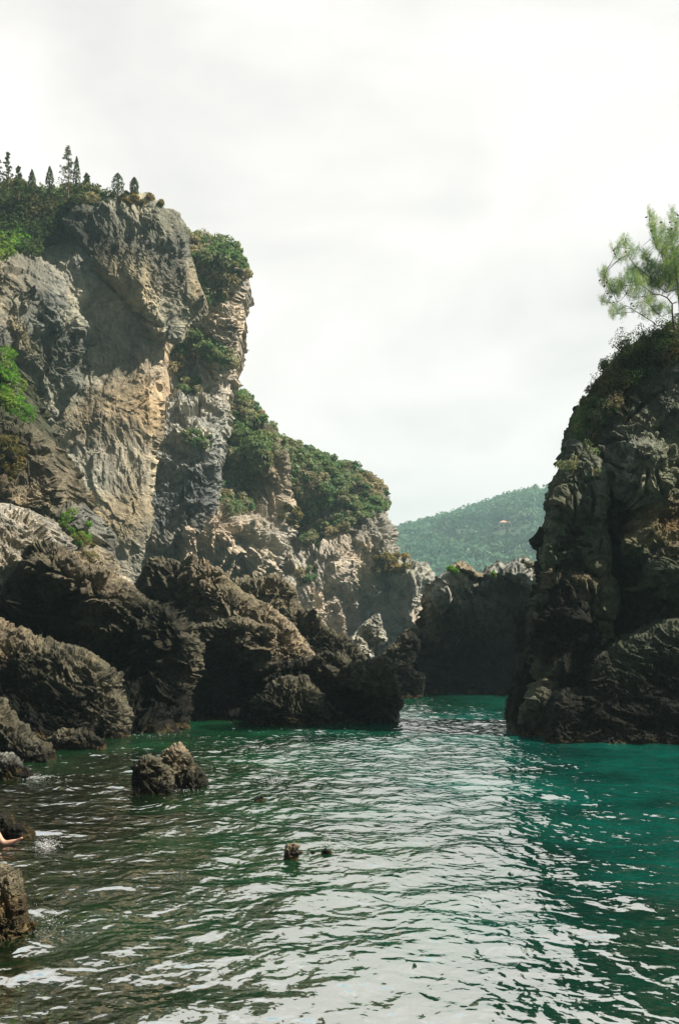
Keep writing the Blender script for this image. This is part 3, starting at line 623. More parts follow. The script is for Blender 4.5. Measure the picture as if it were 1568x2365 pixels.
boulder("""2 700,1060 740,980 780,900 820,868 900,880 960,905 1010,868 1100,890 1180,930 1230,1000 1300,1060 1400,1110 1500,1180 1568,1230 1610,1290 1680,1390 1690,1440 1500,1500 1200,1450 1000,1300 850,1200""", 34, 'great sloping brown slab with a long crack above the dark boulders', 53, R=70, tilt=(.35, .8), amp=.2,
        tint=[('2', 850, 920, BROWN), ('2', 1100, 920, TAN), ('2', 1000, 1080, (.2, .175, .12)), ('2', 1250, 1120, (.25, .22, .15)), ('2', 1450, 1250, TAN), ('2', 850, 1100, DK2)], tsig=50, ctrl=[('2', 850, 1080, 1.2), ('2', 1150, 960, -.8)], cracks=[(2.5, .35, '2 960,960 930,1010 925,1060 935,1130 1000,1210'), (2.5, .3, '2 1150,1050 1110,1090 1040,1150 1020,1190'), (2.5, .3, '2 1260,1060 1230,1120 1240,1200')])
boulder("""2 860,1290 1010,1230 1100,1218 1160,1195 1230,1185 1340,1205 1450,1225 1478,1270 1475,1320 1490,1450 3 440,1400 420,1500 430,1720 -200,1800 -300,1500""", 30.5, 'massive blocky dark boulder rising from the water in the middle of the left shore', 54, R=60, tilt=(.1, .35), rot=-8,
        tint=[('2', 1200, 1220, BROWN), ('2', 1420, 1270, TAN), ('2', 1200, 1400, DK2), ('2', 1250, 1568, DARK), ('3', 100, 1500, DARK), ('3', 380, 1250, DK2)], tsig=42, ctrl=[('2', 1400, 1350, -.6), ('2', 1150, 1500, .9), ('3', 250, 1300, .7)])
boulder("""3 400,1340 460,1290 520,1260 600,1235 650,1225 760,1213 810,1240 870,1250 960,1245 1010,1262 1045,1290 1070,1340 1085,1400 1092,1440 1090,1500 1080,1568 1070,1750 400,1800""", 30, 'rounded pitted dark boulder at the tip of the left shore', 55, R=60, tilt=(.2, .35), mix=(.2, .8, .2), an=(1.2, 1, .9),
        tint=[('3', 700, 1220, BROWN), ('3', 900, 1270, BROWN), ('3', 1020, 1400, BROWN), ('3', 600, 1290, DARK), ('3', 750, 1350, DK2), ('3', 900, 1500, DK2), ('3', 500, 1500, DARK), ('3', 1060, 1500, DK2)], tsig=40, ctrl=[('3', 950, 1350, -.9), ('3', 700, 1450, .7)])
boulder("""3 435,1345 500,1330 600,1328 640,1390 690,1435 700,1500 760,1568 7 640,60 700,150 780,210 785,380 200,420 150,100""", 29.2, 'low dark slab leaning against the rounded tip boulder', 56, R=50, tilt=(.2, .4), tint=[('3', 520, 1350, BROWN), ('3', 650, 1420, BROWN), ('3', 500, 1500, DARK), ('7', 700, 150, BROWN)], tsig=34)
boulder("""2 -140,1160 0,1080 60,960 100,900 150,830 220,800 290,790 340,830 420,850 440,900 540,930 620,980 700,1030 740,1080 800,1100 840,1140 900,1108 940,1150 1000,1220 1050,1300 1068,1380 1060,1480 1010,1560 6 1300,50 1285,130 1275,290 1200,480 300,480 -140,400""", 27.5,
        'huge dark layered boulder filling the left shore', 57, R=95, tilt=(.25, .6), amp=.26, rot=-34, an=(1.25, 1, .8), L0=120,
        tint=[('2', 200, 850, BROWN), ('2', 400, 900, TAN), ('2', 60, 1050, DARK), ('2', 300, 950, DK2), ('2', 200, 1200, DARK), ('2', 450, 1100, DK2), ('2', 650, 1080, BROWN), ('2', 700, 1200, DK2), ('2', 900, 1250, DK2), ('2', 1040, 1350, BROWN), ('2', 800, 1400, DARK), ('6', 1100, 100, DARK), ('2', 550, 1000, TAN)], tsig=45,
        ctrl=[('2', 100, 1150, 1.4), ('2', 400, 1080, -.8), ('2', 180, 1150, -.6), ('2', 300, 1300, 1.5), ('2', 750, 1300, 1.2), ('2', 950, 1200, -.6), ('2', 640, 1100, -.6)], cracks=[(5, .5, '2 240,1300 260,1200 330,1080 420,1060'), (5, .4, '2 700,1090 840,1180 960,1180 1010,1260'), (6, .5, '2 620,1480 720,1420 800,1330 900,1400 950,1500'), (4, .3, '2 180,920 320,960 450,1010 560,1020')])
boulder("""2 -140,1180 0,1215 80,1245 140,1290 220,1300 300,1330 420,1360 500,1395 560,1440 600,1490 630,1550 6 800,10 850,80 872,150 878,220 870,290 850,360 820,500 -140,560""", 24.6, 'broad dark wedge shaped boulder in front of the huge layered boulder', 58, R=75, tilt=(.2, .6), rot=-35, an=(1.2, 1, .8),
        tint=[('2', 60, 1240, TAN), ('2', 200, 1340, BROWN), ('2', 400, 1420, BROWN), ('2', 560, 1500, BROWN), ('2', 100, 1500, DARK), ('6', 300, 100, DARK), ('6', 500, 200, DARK), ('6', 800, 100, BROWN)], tsig=36)
boulder("""6 -200,40 0,112 60,175 95,215 130,260 200,335 250,370 270,410 300,450 312,500 300,600 -200,700""", 19.6, 'dark slanting rock at the left edge by the water', 59, R=60, tilt=(.2, .6), tint=[('6', 40, 200, BROWN), ('6', 150, 350, BROWN), ('6', 50, 420, DK2), ('6', 250, 450, BROWN)], tsig=30, rot=-40, step=2.5)
boulder("""6 240,400 300,355 350,335 440,288 520,298 560,268 620,300 680,350 730,385 700,440 250,500""", 21.8, 'low rough rock at the waterline between two dark boulders', 60, R=22, tilt=(.2, .5), tint=[('6', 450, 330, BROWN), ('6', 600, 350, DK2)], tsig=30, L0=50, step=2.5)
boulder("""6 -200,430 0,450 60,450 110,490 150,550 190,580 205,605 150,700 -200,740""", 16.8, 'small grey waterline rock at the left edge with foam round it', 61, R=32, tilt=(.2, .5), tint=[('6', 50, 520, GREY), ('6', 100, 600, DK2)], tsig=25, L0=50, step=2.2)
boulder("""6 -700,760 -400,780 -100,850 0,868 50,872 90,925 150,945 175,970 200,1000 225,1050 210,1160 -700,1300""", 11.6, 'wet black rock at the left edge behind the bare foot', 62, R=34, tilt=(.1, .4), amp=.26, tint=[('6', 40, 900, BROWN), ('6', 100, 1000, DARK), ('6', 0, 1000, DARK)], tsig=22, L0=50, step=2.2)
boulder("""6 -500,1150 -100,1190 0,1235 40,1285 90,1305 125,1360 150,1460 152,1530 140,1568 180,1620 155,1690 135,1710 178,1760 168,1800 130,1860 100,2000 -500,2100""", 7.5, 'sunlit golden brown rock with pits in the lower left corner', 63, R=60, tilt=(.1, .3), amp=.24, rot=-60,
        tint=[('6', 30, 1350, TAN), ('6', 50, 1500, (.40, .27, .13)), ('6', 100, 1350, OLIVE), ('6', 130, 1500, DK2), ('6', 60, 1750, (.34, .25, .12)), ('6', 20, 1650, DK2)], tsig=24, L0=70, step=2.2, m=rock(.45, .1, 1.4, .4, False, .6))
boulder("""6 110,1620 150,1590 200,1600 262,1625 258,1660 210,1690 180,1760 100,1760""", 7.7, 'small black weedy rock touching the golden brown corner rock', 64, R=14, tilt=(0, .4), tint=[('6', 200, 1640, DARK)], L0=30, step=2.0, amp=.35)
def two(outline, Y, label, seed, **k): return boulder(outline, Y, label, seed, group='rocks standing in the water', cat='rock', name='rock', **k)
mW = rock(.35, .1, 1.5, .4, .28, .5)
rW = empty('rock', (0, 0, 0), 'jagged two peaked rock standing alone in the water near the left shore', 'rock', 'rocks standing in the water')
rW.location = at(365, 1830, 15.5)
mass('peak', """6 1060,760 1075,600 1095,500 1112,450 1160,420 1190,388 1232,390 1265,420 1292,450 1315,490 1332,530 1390,580 1420,630 1425,700 1380,790""", 15.7, R=22, T=.22, L0=45, amp=.34, pits=1.5, facet=.9, ctrl=[('6', 1200, 480, -.12), ('6', 1290, 560, .12), ('6', 1360, 640, -.05), ('6', 1160, 640, .08)], sig=12, mix=(.7, .3, .2), rot=-55, aniso=(1.3, 1, .7), seed=70, m=mW, parent=rW, tilt=(.5, .3), step=1.8, jit=.05,
     tints=[('6', 1200, 430, TAN), ('6', 1250, 600, BROWN), ('6', 1350, 600, DK2), ('6', 1300, 680, DK2), ('6', 1150, 600, BROWN)], tsig=20, gain=.55, crease=.06)
mass('peak', """6 900,760 903,640 908,545 950,510 975,480 1012,463 1045,475 1075,482 1100,520 1150,560 1170,620 1165,700 1160,780""", 15.1, R=18, T=.2, L0=40, amp=.34, pits=1.5, facet=.9, ctrl=[('6', 1030, 520, -.08), ('6', 1090, 600, .1), ('6', 960, 640, .1)], sig=12, mix=(.7, .3, .2), rot=-55, aniso=(1.3, 1, .7), seed=71, m=mW, parent=rW, tilt=(.3, .3), step=1.8, jit=.05,
     tints=[('6', 1020, 500, BROWN), ('6', 950, 560, DARK), ('6', 1050, 650, DK2), ('6', 1120, 620, BROWN)], tsig=16, gain=.55, crease=.06)  # shade of the left face is painted into the dark tints
two("""7 360,1240 372,1180 378,1120 382,1085 400,1066 418,1078 440,1064 468,1070 490,1084 470,1112 452,1130 500,1126 515,1134 470,1160 482,1195 490,1240""", 10.4, 'upright barnacled stone, the largest of three poking from the middle water', 72, R=14, tilt=(.1, .3), tint=[('7', 420, 1100, TAN)], L0=22, step=1.4, amp=.3, m=mW, tsig=15)
two("""7 545,1210 552,1145 565,1118 585,1122 600,1150 604,1210""", 10.7, 'tiny stone tip between the two larger stones in the middle water', 73, R=6, tilt=(.1, .3), tint=[('7', 570, 1150, DK2)], L0=14, step=1.2, amp=.25, m=mW)
two("""7 610,1230 618,1165 632,1122 655,1100 680,1112 705,1125 730,1160 760,1180 765,1230""", 10.6, 'rounded dark stone with splashing water right of the barnacled stone', 74, R=12, tilt=(.1, .3), tint=[('7', 660, 1150, DK2)], L0=20, step=1.4, amp=.3, m=mW)
two("""7 165,830 175,770 195,745 230,748 242,770 240,830""", 14.4, 'small dark stone just breaking the surface right of the two peaked rock', 75, R=9, tilt=(.1, .3), tint=[('7', 200, 780, DK2)], L0=18, step=1.4, amp=.25, m=mW)

# ------------------------------------------------------------------ dark rock wall closing the channel
mM = rock(2.2, .7, 1.1, .4, True, .5)
rM = empty('rock_wall', at(1100, 1600, 47), 'dark shaded rock wall closing the back of the channel with a lit jagged crest', 'cliff')
OM = """M 430,950 470,900 520,840 560,780 590,740 640,700 690,690 740,730 800,780 850,785 900,750 980,700 1030,730 1060,700 1120,670 1200,680 1250,720 1290,750 1340,790 1600,900 1600,2300 150,2300 170,1600 120,1500 110,1420 200,1300 270,1250 335,1250 370,1315 395,1240 400,1150 415,1050"""
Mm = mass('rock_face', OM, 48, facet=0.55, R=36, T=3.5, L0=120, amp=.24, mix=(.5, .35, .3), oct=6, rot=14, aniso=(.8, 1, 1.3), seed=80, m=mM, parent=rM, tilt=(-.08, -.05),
          ctrl=[('M', 700, 1000, -1.0), ('M', 450, 1400, 3.5), ('M', 500, 1600, 3.5), ('M', 900, 1300, 1.5), ('M', 1150, 1100, -.8), ('M', 300, 1700, 3)], sig=50,
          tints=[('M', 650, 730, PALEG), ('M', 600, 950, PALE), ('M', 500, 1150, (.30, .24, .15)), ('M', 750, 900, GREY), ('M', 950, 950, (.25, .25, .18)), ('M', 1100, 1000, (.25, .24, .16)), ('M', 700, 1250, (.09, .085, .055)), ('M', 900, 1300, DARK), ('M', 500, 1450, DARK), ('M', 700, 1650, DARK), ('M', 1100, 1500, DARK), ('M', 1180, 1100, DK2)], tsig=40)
OMc = """M 870,800 900,760 980,700 1010,715 1030,730 1060,700 1120,670 1200,680 1250,720 1290,750 1340,790 1450,830 1450,900 1340,880 1260,920 1200,920 1150,890 1090,870 1040,840 960,850"""
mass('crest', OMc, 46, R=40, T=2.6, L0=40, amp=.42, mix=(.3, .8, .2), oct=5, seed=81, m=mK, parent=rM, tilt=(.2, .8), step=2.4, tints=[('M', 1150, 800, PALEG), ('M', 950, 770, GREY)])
OMd = """M 590,745 640,700 690,690 740,730 800,780 850,790 860,830 780,830 740,800 650,790 590,790"""
mass('crest', OMd, 46.6, R=24, T=1.6, L0=40, amp=.42, mix=(.3, .8, .2), oct=5, seed=82, m=mK, parent=rM, tilt=(.2, .8), step=2.4, tints=[('M', 700, 740, TAN)])
boulder("""M 20,1480 100,1380 150,1320 200,1285 270,1243 320,1270 360,1330 340,1420 300,1500 250,1600 300,1560 380,1600 390,1700 380,1950 0,2000 -100,1700""", 45.2, 'dark leaning rock with a thin lit ridge at the mouth of the shaded recess', 83, R=24, tilt=(.3, .5), tint=[('M', 130, 1370, BROWN), ('M', 250, 1400, DARK), ('M', 250, 1650, DARK)], tsig=20, L0=60, rot=40)
bush(1043, 1314, 46.5, 12, 'bright green bush at the left end of the lit crest', seed=5, n=420)
bush(1139, 1325, 45.4, 7, 'tiny bright green bush in the dip of the lit crest', seed=6, n=200)

# ------------------------------------------------------------------ right cliff
mR = rock(1.9, .5, 1.0, .4, True, .5)
rR = empty('cliff', at(1450, 1720, 24), 'tall shaded cliff on the right with deep cracks, brown stains and a scrubby top', 'cliff')
OR = """D 2250,640 1900,660 1720,700 1568,745 1500,772 1440,800 1410,840 1385,885 1355,915 1342,935 1330,965 1322,1010 1312,1050 1300,1080 1293,1110 1286,1150 1275,1200 1264,1240 1256,1290 1262,1330 1250,1370 1230,1400 1226,1460 1222,1520 1205,1600 1190,1700 1190,1850 2250,1850"""
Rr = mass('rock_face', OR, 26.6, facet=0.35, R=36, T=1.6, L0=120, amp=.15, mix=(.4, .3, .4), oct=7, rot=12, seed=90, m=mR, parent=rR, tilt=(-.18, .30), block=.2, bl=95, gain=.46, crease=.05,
          cracks=[(9, 1.0, '5 850,370 840,480 825,650 850,800 870,950 930,1050 990,1180 980,1300 930,1430 860,1560'), (3, .35, '5 760,180 830,250 900,290 950,320 1060,320'), (3, .3, '5 1000,680 1080,650 1160,625'), (3, .3, '5 1190,330 1200,440 1230,500'), (4, .4, '5 1060,1190 1200,1180 1360,1150'), (3, .3, '5 700,150 860,120 1000,100'), (3, .3, '4 1100,1900 1300,1700 1450,1600'), (3, .3, '5 1130,320 1120,460 1060,560 1010,700')],
          ctrl=[('5', 950, 1100, 1.2), ('5', 900, 700, 1.3), ('5', 1150, 900, -.3), ('5', 1300, 1100, -.8), ('5', 1300, 1300, .4), ('5', 1000, 1400, .9), ('5', 1100, 300, -.5)], sig=32,
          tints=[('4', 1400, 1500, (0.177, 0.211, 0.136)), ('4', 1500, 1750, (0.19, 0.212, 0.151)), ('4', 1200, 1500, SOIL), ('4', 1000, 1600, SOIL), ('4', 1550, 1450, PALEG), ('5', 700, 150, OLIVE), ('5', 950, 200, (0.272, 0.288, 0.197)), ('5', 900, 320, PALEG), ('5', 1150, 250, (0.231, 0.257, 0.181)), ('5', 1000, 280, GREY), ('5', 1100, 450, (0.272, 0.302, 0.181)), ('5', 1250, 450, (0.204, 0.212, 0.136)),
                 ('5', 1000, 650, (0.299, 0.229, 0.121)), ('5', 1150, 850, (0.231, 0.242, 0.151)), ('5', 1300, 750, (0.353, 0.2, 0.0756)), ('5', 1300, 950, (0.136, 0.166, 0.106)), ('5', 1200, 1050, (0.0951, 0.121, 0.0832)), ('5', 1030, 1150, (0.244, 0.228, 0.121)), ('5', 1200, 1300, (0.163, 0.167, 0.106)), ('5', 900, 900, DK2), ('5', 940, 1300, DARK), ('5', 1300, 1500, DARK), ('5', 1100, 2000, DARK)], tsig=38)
OU = """D 1300,1076 1293,1095 1286,1130 1280,1160 1272,1195 1262,1230 1254,1260 1252,1290 1258,1318 5 395,1040 470,1020 560,1010 650,1030 740,1060 800,1090 850,1085 868,1020 870,900 850,780 825,700 835,600 855,480 850,370 820,290 760,200 640,120 560,100"""
mass('buttress', OU, 26.5, facet=0.25, R=16, T=.45, L0=110, amp=.12, mix=(.4, .2, .5), oct=7, rot=10, seed=91, m=mR, parent=rR, tilt=(-.12, .25), block=.14, bl=90, gain=.46, crease=.05, cracks=[(3, .25, '5 840,690 800,800 790,880'), (3, .25, '5 700,400 740,560 720,700'), (2.5, .2, '5 580,480 600,620 590,800'), (3, .25, '5 500,900 600,850 720,870')],
     tints=[('5', 480, 480, (0.217, 0.197, 0.136)), ('5', 650, 400, (0.204, 0.242, 0.166)), ('5', 820, 450, (0.299, 0.318, 0.227)), ('5', 850, 300, (0.489, 0.5, 0.363)), ('5', 600, 650, (0.177, 0.197, 0.136)), ('5', 760, 780, (0.272, 0.288, 0.181)), ('5', 700, 950, (0.217, 0.257, 0.166)), ('5', 450, 900, (0.163, 0.196, 0.129)), ('5', 820, 950, (0.126, 0.109, 0.0648))], tsig=36)
OLb = """5 395,1030 500,1040 600,1040 700,1060 760,1100 860,1050 900,1120 925,1190 930,1260 920,1340 880,1450 890,1600 800,1750 760,2000 800,2600 130,2700 132,2300 135,2200 150,2050 180,1900 205,1800 245,1650 268,1560 275,1450 278,1350 290,1280 320,1230 380,1195 390,1120"""
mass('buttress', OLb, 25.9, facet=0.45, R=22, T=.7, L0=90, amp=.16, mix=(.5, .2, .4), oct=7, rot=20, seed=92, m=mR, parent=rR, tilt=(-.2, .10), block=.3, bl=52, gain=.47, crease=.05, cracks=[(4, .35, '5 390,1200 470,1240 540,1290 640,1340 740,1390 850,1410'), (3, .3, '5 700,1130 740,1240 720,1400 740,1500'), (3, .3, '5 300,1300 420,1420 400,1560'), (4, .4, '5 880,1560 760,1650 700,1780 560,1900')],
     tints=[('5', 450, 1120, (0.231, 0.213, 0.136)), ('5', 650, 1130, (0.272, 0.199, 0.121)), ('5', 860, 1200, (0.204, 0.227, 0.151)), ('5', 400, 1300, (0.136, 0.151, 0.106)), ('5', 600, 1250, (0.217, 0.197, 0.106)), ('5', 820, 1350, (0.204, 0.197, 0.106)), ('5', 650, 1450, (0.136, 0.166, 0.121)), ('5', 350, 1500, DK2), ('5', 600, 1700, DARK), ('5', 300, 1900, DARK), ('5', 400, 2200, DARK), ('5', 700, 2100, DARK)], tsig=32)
OLo = """5 3300,1360 1500,1380 1360,1395 1200,1430 1080,1490 1000,1530 900,1590 800,1650 740,1720 700,1800 690,1900 560,1900 470,1960 420,2050 400,2200 400,2800 3300,2800"""
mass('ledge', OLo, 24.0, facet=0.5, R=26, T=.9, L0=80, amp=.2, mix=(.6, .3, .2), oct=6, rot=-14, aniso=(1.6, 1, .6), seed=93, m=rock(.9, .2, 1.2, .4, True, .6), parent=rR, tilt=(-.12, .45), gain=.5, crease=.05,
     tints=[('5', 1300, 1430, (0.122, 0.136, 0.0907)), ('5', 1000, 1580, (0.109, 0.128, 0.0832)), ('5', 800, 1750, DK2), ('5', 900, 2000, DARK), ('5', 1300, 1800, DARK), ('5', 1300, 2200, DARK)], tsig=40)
scrub('scrub', Rr, 'D 2250,640 1900,660 1720,700 1568,745 1500,772 1440,800 1410,840 1385,885 1355,915 1345,935 1370,940 1420,930 1470,880 1520,850 1600,830 2250,800', 420, 17, 'dark green scrub over the rounded top of the right cliff', pal='dark', seed=94, n_each=300, leafpx=2.0)
scrub('scrub', Rr, 'D 1342,935 1330,965 1322,1010 1360,1010 1420,960 1440,930 1380,925', 50, 13, 'olive and brown scrub clinging to the upper left shoulder of the right cliff', pal='scrub', seed=95, n_each=240, leafpx=1.9)
scrub('scrub', Rr, '5 560,120 700,130 760,220 640,300 560,260', 22, 11, 'green tuft of scrub on the shoulder above the buttress', pal='scrub', seed=96, n_each=230, leafpx=1.9)
bush(1380 , 1088, 24.4, 11, 'small green bush growing from the crack at the top of the buttress', pal='scrub', seed=7, n=260, leafpx=1.9)
bush(1320 , 1076, 24.9, 22, 'trailing grassy bush hanging at the left end of the buttress top', pal='scrub', seed=17, n=700, leafpx=1.9)
for i, (x, y, rp, lb, pl) in enumerate([(1440, 797, 24, 'leafy dark bush on the skyline of the right cliff, left of the pine', 'dark'), (1495, 775, 26, 'dense dark bush at the foot of the pine', 'dark'),
        (1392, 845, 14, 'thin see-through bush lowest on the skyline of the right cliff', 'scrub'), (1540, 765, 26, 'dark bush round the base of the pine trunk', 'dark'), (1345, 925, 8, 'tiny twiggy bush on the left corner of the right cliff', 'dry')]):
    bush(x, y, 27.5, rp, lb, pal=pl, n=900, leafpx=1.7, seed=200 + i, group='bushes on the right cliff skyline', lobes=9)
scrub('dry_grass', Rr, '4 1380,1400 1500,1330 1600,1310 1600,1360 1480,1400 1400,1450', 16, 9, 'dry yellow grass on the ledge below the pine', pal='dry', seed=97, n_each=200, leafpx=1.7)

# ------------------------------------------------------------------ pine on the right cliff
def pine():
    Y = 27.0; k = Y / F; base = np.array(at(1556, 752, Y)); r = np.random.default_rng(77)
    root = empty('pine_tree', base, 'light green pine leaning over the top of the right cliff', 'tree')
    def pv(s, dy0=0, dy1=0):
        p = V('P ' + s); n = len(p); return [np.array(at(x, y, Y + dy0 + (dy1 - dy0) * i / max(n - 1, 1))) for i, (x, y) in enumerate(p)]
    tv, tf = [], []
    T = [('1480,2200 1455,2050 1440,1900 1440,1760 1350,1650 1230,1600 1120,1590', 0, -.5, 7, 2.5), ('1120,1590 900,1640 730,1640 640,1600 540,1700 380,1750', -.5, -.9, 2.5, 1),
         ('1640,2300 1590,2100 1570,1800 1545,1500 1510,1200 1460,900 1420,600 1420,250', .3, .2, 9, 1.2), ('1400,2150 1350,2140 1180,2140 1080,2060 950,1980 820,1900 720,1830 620,1780', 0, -.6, 3.5, 1.2),
         ('820,1900 650,1910 560,1920 430,1960', -.5, -.8, 1.6, .8), ('1545,1500 1330,1560 1250,1500 1100,1330 800,1100 650,900', .2, .6, 4, 1.2), ('1510,1200 1310,930 1180,800 1100,600 1040,300', .2, -.4, 4, 1.0),
         ('1120,1590 900,1420 500,1450 330,1400 250,1250', -.5, -.2, 2.5, .8), ('1100,1330 1000,1150 990,900', .4, .5, 2, .8), ('1570,1800 1750,1400 1850,900', .3, .4, 5, 1.2), ('1590,2100 1800,1800 2000,1500', .3, 0, 4, 1.2),
         ('1440,1900 1250,1980 1130,1880 1000,1750', 0, .6, 2, .8), ('650,900 620,760 630,640', .6, .7, 1.2, .6), ('650,900 500,1000 420,830', .6, .4, 1.2, .6), ('1470,950 1600,600 1650,300', .2, .4, 3, .8)]
    samp = []
    for s, a, b, r0, r1 in T:
        p = pv(s, a, b); n = len(p); tube(tv, tf, p, [(r0 + (r1 - r0) * i / (n - 1)) * .38 * k for i in range(n)], 6)
        for i in range(n - 1):
            for u in np.linspace(0, 1, 6): samp.append(p[i] + (p[i + 1] - p[i]) * u)
    samp = np.array(samp)
    reg = [(250, 1240, 80, 90, 10), (300, 1380, 110, 60, 8), (450, 1490, 120, 130, 26), (560, 1380, 60, 130, 10), (620, 700, 110, 120, 11), (450, 800, 80, 90, 6), (780, 860, 130, 120, 11), (560, 950, 120, 80, 7), (770, 1230, 170, 150, 42), (990, 930, 90, 110, 14), (1130, 1230, 230, 220, 80), (1000, 1420, 300, 90, 34),
           (1060, 200, 60, 110, 6), (1120, 420, 70, 160, 17), (1170, 650, 80, 110, 13), (1270, 500, 60, 160, 12), (1240, 760, 110, 110, 13), (1430, 230, 60, 140, 8), (1420, 600, 130, 120, 22), (1400, 900, 130, 200, 46), (1440, 1200, 160, 250, 70), (1330, 1420, 180, 120, 26), (1500, 400, 50, 150, 8),
           (420, 1850, 80, 70, 7), (270, 1690, 90, 30, 6), (390, 1960, 40, 30, 3), (560, 1850, 60, 60, 4), (1050, 1650, 120, 120, 16), (1150, 1820, 120, 120, 12), (1300, 1850, 130, 90, 12), (780, 1560, 150, 90, 12), (860, 1780, 160, 90, 7), (1000, 1920, 150, 70, 6), (580, 1940, 60, 60, 3),
           (1700, 900, 190, 330, 90), (1700, 1500, 200, 250, 60), (1650, 420, 90, 200, 20), (1900, 1200, 200, 300, 60)]
    NV, NF, NC = [], [], []; cnt = 0; twv, twf = [], []
    for (x, y, sx, sy, n) in reg:
        for _ in range(int(n * 2.6)):
            rr = math.sqrt(r.random()); an = r.uniform(0, 2 * math.pi)
            px, py = V('P %f,%f' % (x + math.cos(an) * rr * sx, y + math.sin(an) * rr * sy))[0]
            j0 = np.argmin(np.hypot(samp[:, 0] - (px - CX) * k, samp[:, 2] - (CH + (HY - py) * k)))
            c = np.array(at(px, py, samp[j0][1] + r.normal() * .3)); j = np.argmin(np.linalg.norm(samp - c, axis=1)); dv = c - samp[j]
            if r.random() < .35: tube(twv, twf, [samp[j], c], [.008, .004], 3)
            dirn = dv / (np.linalg.norm(dv) + 1e-6) * .5 + np.array([0, -.05, .9]) + r.normal(size=3) * .25; dirn /= np.linalg.norm(dirn)
            m = 48; ln = r.uniform(.05, .11, m); nd = dirn + r.normal(size=(m, 3)) * .65; nd /= np.linalg.norm(nd, axis=1)[:, None]
            st = c + dirn * (r.uniform(-.15, .12, m)[:, None]) + r.normal(size=(m, 3)) * .022; side = np.cross(nd, r.normal(size=(m, 3))); side /= np.linalg.norm(side, axis=1)[:, None]
            wd = .0024
            vv = np.stack([st - side * wd, st + side * wd, st + nd * ln[:, None]], 1).reshape(-1, 3)
            NV.append(vv); NF.append(np.arange(3 * m).reshape(-1, 3) + cnt); cnt += 3 * m
            col = np.array([(.31, .41, .19), (.22, .35, .20), (.15, .27, .17), (.38, .44, .22)][r.integers(0, 4)]) * r.uniform(.8, 1.2)
            NC.append(np.repeat(col[None], 3 * m, 0))
    mesh_np('trunk', tv, tf, BARK, root, True, origin=tuple(base))
    mesh_np('twigs', twv, twf, BARK, root, True, origin=tuple(base))
    mesh_np('crown', np.concatenate(NV), np.concatenate(NF), NEEDLE, root, False, np.concatenate(NC), origin=tuple(base))
    conem = plain('cone_brown', (.16, .09, .05), .9)
    for (x, y) in [(420, 835), (635, 850), (520, 975), (445, 890), (260, 1300), (180, 1350), (260, 1450), (320, 1580), (380, 1640), (420, 1735), (300, 1390), (1070, 230), (1075, 490), (1430, 450), (1500, 340), (1400, 340), (1535, 210), (990, 250), (1245, 335), (730, 1755), (770, 1800)]:
        c = np.array(at(*V('P %f,%f' % (x, y))[0], Y - .6)); cv, cf = [], []; d = r.normal(size=3); d /= np.linalg.norm(d)
        tube(cv, cf, [c - d * .04, c - d * .03, c, c + d * .03, c + d * .045], [.002, .017, .021, .013, .002], 7); mesh_np('cone', cv, cf, conem, root, True, origin=tuple(c))
pine()
#PART3
# ------------------------------------------------------------------ sea bed and water
def bed_depth(x, y):
    """depth of water in metres (positive down)"""
    P = np.stack([x, y, 0 * x], 1)
    d = 3.4 - 2.6 * np.exp(-((x + 4.5) / 3.2) ** 2) * np.exp(-np.maximum(y - 16, 0) / 10) - 2.5 * np.exp(-np.maximum(y - 2.5, 0) / 2.6) * (x < 50)
    d = d + .9 * sstep((x - 1) / 4) * sstep((y - 7) / 5)
    d = d - 1.3 * sstep((y - 30) / 8) - .7 * sstep((2 - x) / 4)
    d = d - 1.1 * np.exp(-((x - .2) ** 2 + (y - 10.6) ** 2) / 1.2) + .5 * fbm(P / 1.9 + 3, 4, 5) + .22 * np.abs(perlin(P / .5, 6)) + .1 * perlin(P / .17, 9)
    return np.clip(d, .22, 6)
def vgrid(xs, ys):
    X, Yy = np.meshgrid(xs, ys); n = len(xs); I = (np.arange(len(ys) - 1)[:, None] * n + np.arange(n - 1)[None, :]).ravel()
    return X.ravel(), Yy.ravel(), np.stack([I, I + 1, I + n + 1, I + n], 1)
def spaced(lo, hi, step, far_lo, far_hi):
    a = list(np.arange(lo, hi + step, step)); s = step; x = a[-1]
    while x < far_hi: s *= 1.35; x += s; a.append(x)
    s = step; x = a[0]; pre = []
    while x > far_lo: s *= 1.35; x -= s; pre.append(x)
    return np.array(pre[::-1] + a)
X, Yy, Fc = vgrid(spaced(-10, 11, .12, -650, 650), spaced(2, 42, .12, -60, 600))
bz = -bed_depth(X, Yy)
m, t, o = mat('sea_bed'); g = N(t, 'ShaderNodeNewGeometry'); n1 = mapped_noise(t, g.outputs['Position'], .8, detail=8, rough=.65); n2 = mapped_noise(t, g.outputs['Position'], 4.0, detail=6, rough=.7)
c1 = ramp(t, n1.outputs['Fac'], [(.36, (.03, .035, .012)), (.47, (.12, .10, .03)), (.56, (.20, .15, .05)), (.68, (.32, .30, .18))])
c2 = ramp(t, n2.outputs['Fac'], [(.35, (.3, .3, .3)), (.65, (1.5, 1.45, 1.3))]); p = N(t, 'ShaderNodeBsdfDiffuse'); LK(t, mul(t, c1.outputs[0], c2.outputs[0], .8), p.inputs[0]); LK(t, p.outputs[0], o.inputs[0])
tag(mesh_np('sea_bed', np.stack([X, Yy, bz], 1), Fc, m), kind='structure')

